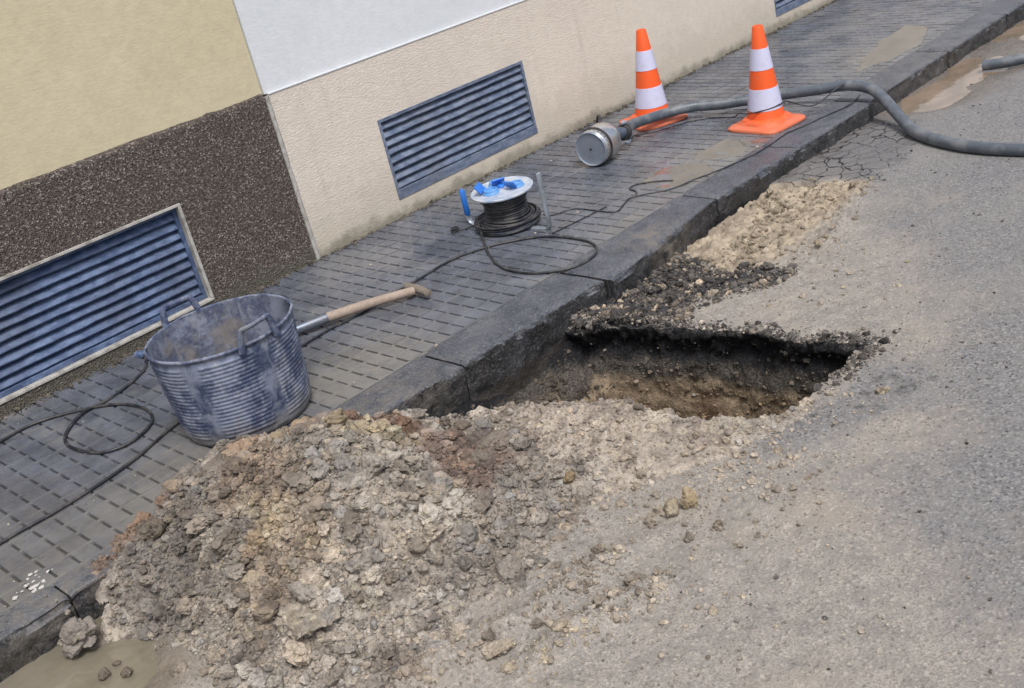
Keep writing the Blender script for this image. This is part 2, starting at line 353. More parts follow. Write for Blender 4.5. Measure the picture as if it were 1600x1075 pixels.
def pitm():
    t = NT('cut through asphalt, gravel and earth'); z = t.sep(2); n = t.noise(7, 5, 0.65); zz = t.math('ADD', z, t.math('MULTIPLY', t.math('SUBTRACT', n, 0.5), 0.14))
    f = t.noise(130, 4, 0.7); m = t.noise(30, 5, 0.7)
    earth = t.mix(t.ramp(m, 0.35, 0.65), (0.15, 0.115, 0.078), (0.30, 0.235, 0.16)); earth = t.mix(t.ramp(t.noise(3, 4), 0.5, 0.66, 0, 0.7), earth, (0.115, 0.06, 0.036))
    grav = t.mix(t.ramp(f, 0.4, 0.65), (0.04, 0.037, 0.034), (0.135, 0.12, 0.098))
    black = t.mix(t.ramp(f, 0.5, 0.72), (0.008, 0.008, 0.010), (0.04, 0.04, 0.043))  # bitumen layer, with the shade under the overhanging rim put into its black
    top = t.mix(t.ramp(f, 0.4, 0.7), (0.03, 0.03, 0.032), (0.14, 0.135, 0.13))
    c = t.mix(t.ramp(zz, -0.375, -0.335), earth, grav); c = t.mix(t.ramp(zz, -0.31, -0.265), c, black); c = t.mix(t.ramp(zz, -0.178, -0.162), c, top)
    return t.done(c, 0.8, t.bump(f, 0.006, 0.9, t.bump(m, 0.02, 0.9)), spec=0.3)
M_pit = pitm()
def waterm(name, a, b, rough=0.03):
    t = NT(name); n = t.noise(5, 5, 0.6, t.scale((1, 1.6, 1))); c = t.mix(t.ramp(n, 0.35, 0.65), a, b)
    w = t.noise(14, 3, 0.5); return t.done(c, rough, t.bump(w, 0.004, 0.35), spec=0.6)
M_water = waterm('muddy water', (0.15, 0.135, 0.10), (0.195, 0.175, 0.135))
M_water_g = waterm('brown gutter water', (0.185, 0.145, 0.105), (0.27, 0.205, 0.15), 0.05)
M_water_p = waterm('thin water on paving', (0.115, 0.11, 0.095), (0.155, 0.145, 0.125), 0.05)

# things
def orange():
    t = NT('orange plastic'); n = t.noise(9, 5, 0.65); f = t.noise(80, 4)
    c = t.mix(t.ramp(n, 0.45, 0.75, 0, 0.35), (0.80, 0.105, 0.018), (0.62, 0.11, 0.04)); c = t.mix(t.ramp(f, 0.60, 0.78, 0, 0.5), c, (0.35, 0.15, 0.09))
    c = t.mix(t.ramp(t.noise(24, 6, .75), 0.55, 0.7, 0, .45), c, (0.42, 0.19, 0.12)); z = t.sep(2); c = t.mix(t.ramp(t.math('SUBTRACT', z, t.math('MULTIPLY', t.noise(30, 5, .7), .06)), -.02, .03, .55, 0), c, (0.42, .20, .13))
    return t.done(c, 0.42, t.bump(f, 0.0005, 0.4), spec=0.45)
M_orange = orange()
def band():
    t = NT('white reflective sleeve'); n = t.noise(12, 5, 0.7); h = t.voro(180, rnd=0.1); c = t.mix(t.ramp(t.noise(30, 6, .75), 0.52, 0.72, 0, 0.5), (0.56, 0.57, 0.75), (0.40, 0.40, 0.48))
    c = t.mix(t.ramp(h, 0.3, 0.5, 0, 0.15), c, (0.45, 0.45, 0.55)); return t.done(c, 0.3, None, spec=0.6)
M_band = band()
def tubm(inner=False):
    t = NT('dusty blue rubber inside' if inner else 'dusty blue rubber'); n = t.noise(9, 7, 0.72); s = t.noise(1.0, 5, 0.7, t.scale((26, 26, 5))); f = t.noise(120, 4, 0.7)
    c = t.mix(t.ramp(t.noise(60, 5, 0.7), 0.3, 0.7), (0.026, 0.037, 0.082), (0.075, 0.10, 0.17))
    c = t.mix(t.ramp(n, 0.44, 0.62, 0, 0.75), c, (0.24, 0.275, 0.36)); c = t.mix(t.ramp(t.noise(34, 6, .75), 0.5, 0.66, 0, .55), c, (0.27, 0.29, 0.34)); c = t.mix(t.ramp(s, 0.52, 0.72, 0, 0.55), c, (0.30, 0.33, 0.39))
    c = t.mix(t.ramp(t.noise(5, 5, 0.7), 0.52, 0.72, 0, 0.6), c, (0.15, 0.145, 0.14))
    z = t.sep(2); c = t.mix(t.ramp(t.math('SUBTRACT', z, t.math('MULTIPLY', n, 0.12)), -0.04, 0.03, 0.6, 0), c, (0.20, 0.18, 0.15))
    if inner: c = t.mix(t.ramp(t.noise(7, 5, 0.7), 0.48, 0.66, 0.1, 0.7), c, (0.19, 0.17, 0.145))
    return t.done(c, 0.62, t.bump(f, 0.001, 0.6), spec=0.4)
M_tub = tubm(); M_tub_in = tubm(True)
M_sludge = simple('dried grey sludge', (0.135, 0.118, 0.095), 0.85, dirt=(0.19, 0.165, 0.13), dirt_scale=12, amt=0.9, bumpd=0.004, bscale=50)
def woodm():
    t = NT('worn ash wood'); n = t.noise(1.0, 6, 0.7, t.scale((14, 160, 160))); m = t.noise(14, 4, 0.6)
    c = t.mix(t.ramp(n, 0.3, 0.7), (0.24, 0.188, 0.15), (0.35, 0.285, 0.235)); c = t.mix(t.ramp(m, 0.5, 0.75, 0, 0.5), c, (0.40, 0.33, 0.26))
    return t.done(c, 0.65, t.bump(n, 0.0006, 0.5), spec=0.35)
M_wood = woodm()
M_socket = simple('blue grey steel socket', (0.13, 0.16, 0.21), 0.42, 0.6, dirt=(0.20, 0.21, 0.23), amt=0.7)
M_grip = simple('grimy wooden grip', (0.16, 0.135, 0.11), 0.7, dirt=(0.24, 0.21, 0.18), dirt_scale=30, amt=0.8)
def steelm():
    t = NT('brushed stainless steel'); n = t.noise(10, 6, 0.7); f = t.noise(1.0, 4, 0.6, t.scale((20, 300, 300)))
    c = t.mix(t.ramp(n, 0.4, 0.7), (0.72, 0.71, 0.68), (0.50, 0.48, 0.44)); c = t.mix(t.ramp(t.noise(28, 5, 0.7), 0.55, 0.7, 0, 0.5), c, (0.26, 0.23, 0.19))
    return t.done(c, t.ramp(n, 0.3, 0.7, 0.18, 0.42), t.bump(f, 0.0006, 0.4), 0.9)
M_steel = steelm()
M_plate = simple('blue grey pump end plate', (0.30, 0.345, 0.41), 0.36, 0.55, dirt=(0.20, 0.235, 0.285), dirt_scale=10, amt=0.8)
M_black = simple('black rubber', (0.018, 0.018, 0.02), 0.55, dirt=(0.07, 0.065, 0.06), amt=0.7)
M_cable = simple('dusty black cable', (0.016, 0.018, 0.024), 0.45, dirt=(0.075, 0.072, 0.068), dirt_scale=20, amt=0.8)
M_hose = simple('grey ribbed hose', (0.075, 0.092, 0.112), 0.42, dirt=(0.17, 0.18, 0.19), dirt_scale=13, amt=0.85, bumpd=0.001, bscale=60)
M_galv = simple('galvanised steel', (0.46, 0.52, 0.58), 0.38, 0.6, dirt=(0.20, 0.21, 0.22), amt=0.6)
M_flange = simple('dusty pale reel flange', (0.44, 0.48, 0.53), 0.5, 0.1, dirt=(0.20, 0.28, 0.42), dirt_scale=16, amt=0.8)
M_blue = simple('bright blue plastic', (0.018, 0.15, 0.56), 0.38, dirt=(0.06, 0.20, 0.50), amt=0.5)
M_blue_pale = simple('dusty blue plastic', (0.10, 0.28, 0.60), 0.5, dirt=(0.22, 0.36, 0.58), amt=0.6)

SL = 0.05                                    # the pavement falls 5 % towards the kerb
def pz(y): return SL * y

# ================================================================ ROAD, PIT, HEAP
HOLE = [(0.02, -1.36), (-0.01, -1.53), (0.035, -1.70), (0.06, -1.80), (0.09, -1.90), (0.10, -2.02), (0.115, -2.15), (0.12, -2.26), (0.105, -2.36), (0.135, -2.48), (0.15, -2.60),
        (0.04, -2.60), (-0.10, -2.60), (-0.25, -2.575), (-0.36, -2.53), (-0.47, -2.38), (-0.52, -2.12), (-0.60, -1.95), (-0.68, -1.80), (-0.74, -1.62), (-0.74, -1.36)]
P_RUBBLE = [(-0.06, -1.40), (-0.03, -1.60), (0.06, -1.78), (0.13, -1.86), (0.24, -1.86), (0.40, -1.96), (0.57, -2.10), (0.66, -2.04), (0.60, -1.80), (0.70, -1.52), (0.70, -1.40)]
P_LIME = [(0.62, -1.40), (0.66, -1.52), (0.58, -1.78), (0.58, -2.05), (0.75, -2.10), (1.14, -2.06), (1.34, -1.98), (1.62, -1.915), (1.55, -1.73), (1.58, -1.60), (1.50, -1.40)]
P_CRACK = [(1.50, -1.40), (1.56, -1.55), (1.54, -1.75), (1.6, -1.93), (1.78, -1.96), (2.16, -1.90), (2.45, -1.60), (2.5, -1.40)]
P_GUT = [(2.48, -1.40), (2.48, -1.60), (2.62, -1.74), (2.82, -1.84), (3.3, -1.88), (3.8, -1.93), (4.6, -1.98), (8.0, -2.0), (8.0, -1.40)]
P_NEAR = [(-2.9, -1.30), (-2.02, -1.36), (-1.86, -1.44), (-1.78, -1.60), (-1.86, -1.78), (-1.97, -1.86), (-2.3, -1.90), (-2.9, -1.9)]
P_SAND = [(1.45, -1.80), (1.38, -2.05), (1.0, -2.20), (0.62, -2.42), (0.24, -2.78), (0.0, -2.82), (-0.30, -2.80), (-0.50, -2.86), (-0.66, -3.02), (-0.86, -3.20), (-1.05, -3.4), (-1.6, -3.4), (-3, -3.3), (-3, -1.3), (1.4, -1.3)]
P_FAR = [(0.10, -1.75), (0.10, -2.45), (0.22, -2.60), (0.40, -2.35), (0.50, -2.10), (0.30, -1.85)]
P_TRACK = [(0.05, -2.62), (0.05, -2.95), (-0.25, -2.90), (-0.62, -2.62), (-0.40, -2.52)]
HEAP_PTS = [  # x, y, z : spoil surface
 (-1.81, -1.27, -.075), (-1.71, -1.25, -.07), (-1.583, -1.224, -.065), (-1.417, -1.177, -.055), (-1.345, -1.297, -.03), (-1.235, -1.257, 0.0),
 (-1.233, -1.45, .02), (-1.064, -1.421, .0), (-1.049, -1.603, .012), (-1.02, -1.764, -.01), (-1.352, -1.74, .172), (-1.304, -1.88, .158), (-1.53, -1.88, .125),
 (-1.393, -2.132, .06), (-1.214, -2.149, -.02), (-1.655, -1.801, .05), (-1.80, -1.50, -.05), (-1.72, -1.40, -.03), (-1.55, -1.45, .03), (-1.40, -1.55, .08),
 (-1.05, -1.25, -.06), (-.90, -1.33, -.095), (-.80, -1.42, -.135), (-.82, -1.60, -.105), (-.90, -1.90, -.06), (-1.05, -1.98, -.02), (-1.10, -2.25, -.12), (-1.02, -2.33, -.165),
 (-1.20, -2.36, -.15), (-1.36, -2.30, -.13), (-1.55, -2.25, -.08), (-1.62, -2.34, -.14), (-1.75, -2.18, -.12), (-1.80, -1.90, -.13), (-1.73, -1.80, -.05), (-1.86, -1.70, -.19), (-1.80, -1.68, -.14), (-1.90, -1.58, -.21), (-1.85, -1.54, -.165), (-1.93, -1.45, -.17),
 (-1.90, -2.05, -.17), (-1.73, -2.05, -.06), (-1.9, -2.3, -.2), (-1.6, -2.5, -.2), (-1.3, -2.5, -.2), (-1.0, -2.5, -.185), (-2.1, -1.9, -.2), (-2.1, -1.6, -.2), (-2.05, -1.35, -.2),
 (-.70, -1.62, -.12), (-.68, -1.72, -.11), (-.60, -1.86, -.085), (-.52, -1.95, -.075), (-.50, -2.08, -.08), (-.47, -2.22, -.09), (-.44, -2.38, -.115), (-.37, -2.52, -.14), (-.30, -2.62, -.158),
 (-.70, -1.95, -.07), (-.72, -2.10, -.09), (-.62, -2.30, -.11), (-.55, -2.50, -.15), (-.70, -2.45, -.155), (-.85, -2.20, -.12), (-.85, -2.38, -.165), (-.50, -2.65, -.175), (-.75, -2.65, -.19),
 (-.2, -2.8, -.2), (-.9, -2.7, -.2), (0, -2.6, -.19), (-1.2, -1.0, -.14), (-1.5, -1.0, -.15), (-1.8, -1.1, -.14), (-.8, -1.25, -.14), (-.6, -1.3, -.14), (-1.95, -1.2, -.13)]
_HP = np.array(HEAP_PTS)
def _rbf():
    X = _HP[:, :2]; d = np.linalg.norm(X[:, None] - X[None], axis=2); K = np.sqrt(d * d + 0.0036)
    n = len(X); A = np.zeros((n + 3, n + 3)); A[:n, :n] = K + np.eye(n) * -0.004
    A[:n, n] = 1; A[:n, n + 1:] = X; A[n, :n] = 1; A[n + 1:, :n] = X.T
    b = np.zeros(n + 3); b[:n] = _HP[:, 2]; return np.linalg.solve(A, b)
_W = _rbf()
def heap_base(x, y):
    s = np.shape(x); x = np.ravel(x); y = np.ravel(y); o = _W[-3] + _W[-2] * x + _W[-1] * y
    for k in range(len(_HP)): o = o + _W[k] * np.sqrt((x - _HP[k, 0]) ** 2 + (y - _HP[k, 1]) ** 2 + 0.0036)
    o = np.where((x > 0.1) | (x < -2.2) | (y < -2.9) | (y > -0.95), -0.3, o)
    return o.reshape(s)
def hole_d(x, y):
    return sdf(x, y, HOLE) + 0.030 * fbm(x, y, s=7, oct=4, seed=41) + 0.020 * fbm(x, y, s=32, oct=3, seed=44, gain=.7)
def rough_amt(x, y):       # 1 on the coarse heap, less on the sandy apron next to the hole
    return sst(-0.60, -1.02, x - 0.25 * (y + 2.0))
def heap_z(x, y):
    b = heap_base(x, y); thick = sst(-0.19, -0.08, b); ra = rough_amt(x, y)
    amp = thick * (0.25 + 0.75 * ra)
    z = b + amp * 0.030 * fbm(x, y, s=6, oct=3, seed=3)
    wx = x + 0.012 * fbm(x, y, s=25, oct=2, seed=61); wy = y + 0.012 * fbm(x, y, s=25, oct=2, seed=62)
    for s, a, sd_ in ((6.5, 0.045, 20), (11, 0.045, 21), (23, 0.028, 22), (48, 0.015, 23), (95, 0.007, 24)):
        d, v = cells(wx, wy, s, sd_); lump = np.sqrt(np.clip(1 - (d / 0.85) ** 2, 0, 1)) * (0.25 + 0.75 * v)
        z = z + amp * a * (lump - 0.42)
    z = z + (0.3 + 0.7 * thick) * (0.008 * fbm(x, y, s=70, oct=3, seed=31, gain=0.8) - 0.010 * ra * sst(.25, .0, np.abs(fbm(x, y, s=16, oct=4, seed=34))))
    z = z + 0.006 * thick * (1 - ra) * fbm(x, y, s=35, oct=3, seed=33)
    h = hole_d(x, y); z = z - sst(-0.02, 0.02, h) * 0.03 - np.clip(h, 0, 1) * 2.6
    return z
def track_ridges(x, y):
    w = 0.03 * fbm(x, y, s=5, oct=3, seed=156); o = 0
    for (x0, y0, x1, y1, wd) in ((-1.33, -2.50, -1.04, -2.53, .032), (-1.44, -2.60, -1.10, -2.70, .035), (-1.66, -2.38, -1.36, -2.48, .05)):
        L = math.hypot(x1 - x0, y1 - y0); ux, uy = (x1 - x0) / L, (y1 - y0) / L; u = (x - x0) * ux + (y - y0) * uy; v = (x - x0) * -uy + (y - y0) * ux + w
        o = o + np.exp(-(v / wd) ** 2) * sst(-.08, .05, u) * sst(L + .08, L - .05, u)
    return np.clip(o, 0, 1.2)
def road_z(x, y, fine=True):
    z = -0.157 + 0.006 * fbm(x, y, s=1.3, oct=3, seed=50) + 0.012 * (np.clip(-y - 1.45, 0, 3) / 3)
    z = z - 0.015 * sst(-0.6, 0.1, x) * sst(0.9, 0.3, x) * sst(-1.9, -1.5, y)
    gut = sdf(x, y, P_GUT); z = z - 0.030 * sst(-0.06, 0.16, gut + 0.13 * fbm(x, y, s=4, oct=5, seed=52)) * (0.62 + 0.75 * fbm(x, y * 2.5, s=2.6, oct=4, seed=152))
    nr = sdf(x, y, P_NEAR); z = z - 0.028 * sst(-0.04, 0.10, nr + 0.04 * fbm(x, y, s=8, oct=4, seed=53))
    if fine:
        li = sdf(x, y, P_LIME) + 0.05 * fbm(x, y, s=9, oct=4, seed=54); m = sst(0.0, 0.03, li)
        d, v = cells(x, y, 26, 71); d2, v2 = cells(x, y, 55, 72)
        lump = np.sqrt(np.clip(1 - (d / 0.85) ** 2, 0, 1)) * v; lump2 = np.sqrt(np.clip(1 - (d2 / 0.85) ** 2, 0, 1)) * v2
        inner = sst(0.05, 0.35, li) * sst(-1.55, -1.8, y)
        z = z - m * 0.038 + m * (1 - 0.6 * inner) * (0.026 * lump + 0.012 * lump2 + 0.02 * fbm(x, y, s=5, oct=3, seed=55)) + 0.028 * m * sst(-1.72, -2.0, y)
        ru = sdf(x, y, P_RUBBLE) + 0.05 * fbm(x, y, s=9, oct=4, seed=56); m2 = sst(0.0, 0.04, ru)
        z = z - m2 * 0.022 + m2 * (0.030 * lump + 0.014 * lump2)
        sd2 = sst(-0.1, 0.3, sdf(x, y, P_SAND)); z = z + sd2 * (0.010 * fbm(x, y, s=8, oct=5, seed=57, gain=.6) + 0.003 * fbm(x, y, s=60, oct=3, seed=58, gain=.7))
        # wheel-pressed ridges in the sand, lower centre
        rm = track_ridges(x, y)
        z = z + rm * (0.016 + 0.022 * lump2 + 0.010 * lump + 0.008 * fbm(x, y, s=40, oct=2, seed=59))
        ck = sst(0.0, 0.08, sdf(x, y, P_CRACK)); z = z + ck * 0.008 * fbm(x, y, s=10, oct=3, seed=60)
    return z
def grid_lines(a, b, step, far_lo, far_hi):
    mid = list(np.arange(a, b, step)) + [b]; lo = []; s = step; v = a
    while v > far_lo: s = min(s * 1.16, 8); v -= s; lo.append(v)
    hi = []; s = step; v = b
    while v < far_hi: s = min(s * 1.16, 8); v += s; hi.append(v)
    return np.array(lo[::-1] + mid + hi)
def grid_faces(nx, ny, keep=None):
    i = np.arange(nx * ny).reshape(nx, ny)
    F = np.stack([i[:-1, :-1], i[1:, :-1], i[1:, 1:], i[:-1, 1:]], -1).reshape(-1, 4)
    return F if keep is None else F[keep.reshape(-1)]
gx = np.concatenate([grid_lines(-2.3, 1.75, 0.006, -60, 1.7)[:-1], np.arange(1.757, 4.7, 0.014), grid_lines(4.7, 4.72, 0.014, 4.6, 80)[1:]])
gx = np.unique(np.round(gx, 5))
gy = grid_lines(-3.45, -1.44, 0.006, -60, -1.5); gy = gy[gy <= -1.4399]
X, Y = np.meshgrid(gx, gy, indexing='ij')
near = (X > -3) & (X < 5) & (Y > -4)
H = np.full(X.shape, -1.0); H[near] = hole_d(X[near], Y[near])
# cut the hole, snapping the last ring of vertices onto its outline
e = 1e-3; inside = H > 0.0
gxx = np.zeros_like(X); gyy = np.zeros_like(X); nb = (H > 0.0) & (H < 0.02)
gxx[nb] = (hole_d(X[nb] + e, Y[nb]) - H[nb]) / e; gyy[nb] = (hole_d(X[nb], Y[nb] + e) - H[nb]) / e
nin = inside[:-1, :-1].astype(int) + inside[1:, :-1] + inside[1:, 1:] + inside[:-1, 1:]
keep = nin < 4
gl = np.maximum(gxx ** 2 + gyy ** 2, 0.25)
mv = nb & (H < 0.012); XX = np.where(mv, X - gxx * H / gl * 0.9, X); YY = np.where(mv, Y - gyy * H / gl * 0.9, Y)
XX = np.clip(XX, X - 0.007, X + 0.007); YY = np.clip(YY, Y - 0.007, Y + 0.007)
Zr = np.full(X.shape, -0.157 + 0.012); Zr[near] = road_z(XX[near], YY[near]); fr = ~near
Zr[fr] = road_z(XX[fr], YY[fr], False)
def pm(poly, a, b, s=6, amp=0.08, seed=0):
    o = np.zeros(X.shape); o[near] = sst(a, b, sdf(X[near], Y[near], poly) + amp * fbm(X[near], Y[near], s=s, oct=4, seed=seed)); return o
A_sand = np.maximum(pm(P_SAND, -0.50, 0.30, 3.5, 0.28, 80), 0)
A_sand = A_sand * (1 - 0.15 * pm(P_FAR, -0.05, 0.12, 9, 0.14, 85))
A_sand = A_sand * (1 - 0.75 * pm(P_TRACK, -0.05, 0.12, 7, 0.10, 81))
A_lime = pm(P_LIME, -0.01, 0.05, 8, 0.06, 54)
A_lime *= (0.25 + 0.75 * sst(-2.05, -1.75, Y))
A_dark = np.maximum(pm(P_RUBBLE, -0.03, 0.07, 8, 0.07, 56), 0)
hr = np.zeros(X.shape); hr[near] = sst(-0.07, -0.005, H[near]) * sst(-.25, .02, X[near]); A_dark = np.maximum(A_dark, hr * 0.62)
A_dark = np.maximum(A_dark, 0.45 * pm(P_TRACK, -0.05, 0.14, 7, 0.12, 83))
A_crack = pm(P_CRACK, -0.08, 0.13, 7, 0.12, 84)
A_wet = np.maximum(pm(P_GUT, -0.16, 0.08, 5, 0.14, 52), pm(P_NEAR, -0.1, 0.04, 7, 0.05, 53))
A_wet = np.maximum(A_wet, 0.35 * sst(-1.60, -1.45, Y) * (X > 1.5))
me = npmesh('road', np.stack([XX, YY, Zr], -1).reshape(-1, 3), grid_faces(len(gx), len(gy), keep), True,
            {'sand': A_sand, 'lime': A_lime, 'dark': A_dark, 'crack': A_crack, 'wet': A_wet})
road = tag(link('road', me, M_road), kind='structure', label='worn grey asphalt road dusted with tan sand round the pit')

# pit walls grown down from the rim of the cut
idx = np.arange(X.size).reshape(X.shape); kp = np.pad(keep, 1, constant_values=True)
hole_zone = ~keep; edges = []
ii, jj = np.where(hole_zone)
for i, j in zip(ii, jj):
    for (a, b, nk) in (((i, j), (i + 1, j), (i, j - 1)), ((i + 1, j), (i + 1, j + 1), (i + 1, j)), ((i + 1, j + 1), (i, j + 1), (i, j + 1)), ((i, j + 1), (i, j), (i - 1, j))):
        if 0 <= nk[0] < keep.shape[0] and 0 <= nk[1] < keep.shape[1] and keep[nk]: edges.append((idx[a], idx[b]))
ev = sorted(set(v for e_ in edges for v in e_)); emap = {v: k for k, v in enumerate(ev)}
ex = XX.ravel()[ev]; ey = YY.ravel()[ev]; ez = Zr.ravel()[ev]
ea = np.array([emap[a] for a, b in edges]); eb = np.array([emap[b] for a, b in edges]); deg = np.bincount(ea, minlength=len(ev)) + np.bincount(eb, minlength=len(ev))
smx, smy = ex.copy(), ey.copy()
for _ in range(160):
    for q_ in (smx, smy):
        acc = np.bincount(ea, q_[eb], len(ev)) + np.bincount(eb, q_[ea], len(ev)); q_[:] = np.where(deg > 1, 0.5 * q_ + 0.5 * acc / np.maximum(deg, 1), q_)
gX = (hole_d(ex + .01, ey) - hole_d(ex - .01, ey)) / .02; gY = (hole_d(ex, ey + .01) - hole_d(ex, ey - .01)) / .02
sd0 = lambda a, b: sdf(a, b, HOLE)
nX = np.zeros_like(ex); nY = np.zeros_like(ex)
for h_ in (.06, .10, .16, .22): nX += (sd0(smx + h_, smy) - sd0(smx - h_, smy)) / h_; nY += (sd0(smx, smy + h_) - sd0(smx, smy - h_)) / h_
nl = np.hypot(nX, nY) + 1e-6; nX /= nl; nY /= nl
cX = ex.mean(); rim_n = (hole_d(ex + nX * 0, ey) * 0)
depths = np.concatenate([[0, .004, .010, .018, .026], np.arange(.036, .85, .012)])
rows = []; under = sst(0.0, 0.035, depths)
sdv = sdf(ex, ey, HOLE)
for k, dz in enumerate(depths):
    z = ez - dz
    bl = sst(.004, .045, dz); px_ = ex + (smx - ex) * bl; py_ = ey + (smy - ey) * bl
    n3 = fbm(px_, py_, z, s=8, oct=3, seed=90); n4 = fbm(px_, py_, z, s=30, oct=3, seed=91, gain=.7)
    lay = np.exp(-((dz - 0.08) / 0.045) ** 2); cl, cv = cells(np.arctan2(py_ + 2.05, px_ + .2) * 16, z * 30 + 3 * np.sin(px_ * 9), 1.0, 97); lump_ = np.sqrt(np.clip(1 - (cl / .8) ** 2, 0, 1)) * cv; off = under[k] * (0.036 * lay + 0.034 * n3 + (0.014 + .024 * lay) * n4 - 0.009 * lump_ * sst(.14, .05, dz)) * (1 - .35 * sst(.12, .25, dz)) + .012 * fbm(px_ * .5, py_ * .5, z * 4, s=9, oct=3, seed=98) * under[k] - 0.10 * sst(0.12, 0.9, dz)
    rows.append(np.stack([px_ - nX * off, py_ - nY * off, z + 0.004 * n4 * under[k]], -1))
V = np.concatenate(rows); n = len(ev); F = []
for a, b in edges:
    a = emap[a]; b = emap[b]
    for k in range(len(depths) - 1): F.append((a + k * n, a + (k + 1) * n, b + (k + 1) * n, b + k * n))
wallV, wallF = V, np.array(F)
# earth bank that slopes away from the kerb foundation, and the pit floor
bx = np.arange(-0.95, 0.26, 0.008); by = np.arange(-2.75, -1.36, 0.008); BX, BY = np.meshgrid(bx, by, indexing='ij')
bank = -0.285 - 1.25 * np.clip(-1.47 - BY, 0, 2) + 0.10 * sst(-0.25, 0.10, BX) + 0.02 * sst(-.5, -.8, BX)
bank = bank + 0.075 * sst(-.28, -.62, BX) * sst(-1.75, -1.5, BY); bank = np.maximum(bank, -0.86) + 0.035 * fbm(BX, BY, s=8, oct=5, seed=95)
d_, v_ = cells(BX, BY, 24, 96); bank = bank + 0.018 * (np.sqrt(np.clip(1 - (d_ / .85) ** 2, 0, 1)) * v_ - 0.3)
BV = np.stack([BX, BY, bank], -1).reshape(-1, 3); BF = grid_faces(len(bx), len(by)) + len(wallV)
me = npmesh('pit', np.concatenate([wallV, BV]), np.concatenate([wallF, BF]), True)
tag(link('pit', me, M_pit), kind='structure', label='deep pit dug beside the kerb, asphalt layer blackened with painted undercut shade over tan earth')

# spoil heap
hx = np.arange(-2.12, -0.10, 0.0038); hy = np.arange(-2.80, -1.0, 0.0038); HX, HY = np.meshgrid(hx, hy, indexing='ij')
HZ = heap_z(HX, HY)
base_here = np.where(HY > -1.45, pz(HY), road_z(HX, HY, False)) - 0.02
ok = HZ > base_here; kf = ok[:-1, :-1] | ok[1:, :-1] | ok[1:, 1:] | ok[:-1, 1:]
kf &= (hole_d(HX, HY) < 0.25)[:-1, :-1]
def tint_at(x, y):
    """real patches of differently coloured earth thrown on the heap"""
    t = np.ones(x.shape + (3,)); 
    def patch(cx, cy, rx, ry, col, seed, s=1.0):
        d = ((x - cx) / rx) ** 2 + ((y - cy) / ry) ** 2 + 0.9 * fbm(x, y, s=9, oct=4, seed=seed); m = (sst(1.15, 0.45, d) * s)[..., None]
        t[:] = t * (1 - m) + np.array(col) * m
    patch(-1.00, -1.60, .17, .21, (0.50, 0.335, 0.27), 101)          # dark red-brown crust
    patch(-1.02, -1.96, .14, .18, (0.60, 0.46, 0.42), 102, .9)
    patch(-1.66, -1.29, .18, .12, (0.60, 0.44, 0.37), 103, .9)
    patch(-1.72, -1.55, .16, .16, (0.50, 0.50, 0.52), 104, .95)      # grey damp clay
    patch(-1.32, -1.50, .17, .16, (0.95, 0.82, 0.70), 105, .8)
    patch(-1.50, -1.75, .13, .14, (0.80, 0.68, 0.58), 112, .8); patch(-1.22, -1.70, .12, .10, (0.72, 0.58, 0.50), 113, .7); patch(-1.62, -2.0, .16, .12, (1.0, .88, .74), 114, .7)
    patch(-1.12, -1.42, .16, .12, (1.22, 1.15, 0.86), 106, .95)      # yellowish marl
    patch(-1.15, -1.80, .14, .14, (1.08, 1.02, 0.78), 107, .85)
    patch(-1.30, -2.10, .20, .16, (1.02, 1.0, 0.96), 108, .6)
    patch(-.58, -2.15, .26, .36, (1.25, 1.2, 1.16), 109, .95)        # pale sand apron
    patch(-.78, -2.45, .30, .22, (1.2, 1.16, 1.12), 110, .9)
    return t
T = tint_at(HX, HY) * (1 + 0.22 * fbm(HX, HY, s=14, oct=4, seed=111))[..., None]
me = npmesh('spoil_heap', np.stack([HX, HY, HZ], -1).reshape(-1, 3), grid_faces(len(hx), len(hy), kf), True, colattr={'tint': T.reshape(-1, 3)})
heap = tag(link('spoil_heap', me, M_heap), 'large heap of tan and brown dug earth spilling over the kerb beside the pit', 'earth heap', kind='stuff')

# ---------------------------------------------------------------- clods and stones
def clod_base(seed, sub=2, rough=0.35, lumpy=0.0):
    bm = bmesh.new(); bmesh.ops.create_icosphere(bm, subdivisions=sub, radius=1.0)
    V = np.array([v.co[:] for v in bm.verts]); F = np.array([[v.index for v in f.verts] for f in bm.faces]); bm.free()
    rg = np.random.default_rng(seed)
    n = fbm(V[:, 0] + seed * 3.7, V[:, 1], V[:, 2], s=1.3, oct=2, seed=seed) * rough * 1.2 + fbm(V[:, 0] + seed, V[:, 1], V[:, 2], s=3.3, oct=3, seed=seed + 50, gain=.7) * rough * 0.9
    if lumpy:       # aggregate of smaller crumbs
        C = rg.normal(size=(46, 3)); C /= np.linalg.norm(C, axis=1)[:, None]; d = np.sort(np.linalg.norm(V[:, None] - C[None], axis=2), axis=1)
        n = n + lumpy * (np.sqrt(np.clip(1 - (d[:, 0] / .42) ** 2, 0, 1)) - .6) - lumpy * .5 * np.exp(-(d[:, 1] - d[:, 0]) / .05)
    V = V * (1 + n)[:, None]
    for _ in range(6):
        d = rg.normal(size=3); d /= np.linalg.norm(d); h = rg.uniform(0.6, 0.95); p = V @ d; V = V - np.where(p > h, (p - h) * 0.75, 0)[:, None] * d
    if sub <= 2: V = V + rg.normal(size=V.shape) * (.13 if sub == 1 else .075)
    V *= rg.uniform(0.75, 1.2, 3); return V, F
BASES = [clod_base(k, 2, .45) for k in range(16)]; BASES1 = [clod_base(k + 30, 1, 0.5) for k in range(16)]; BASES3 = [clod_base(k + 60, 4, 0.42, .26) for k in range(14)]
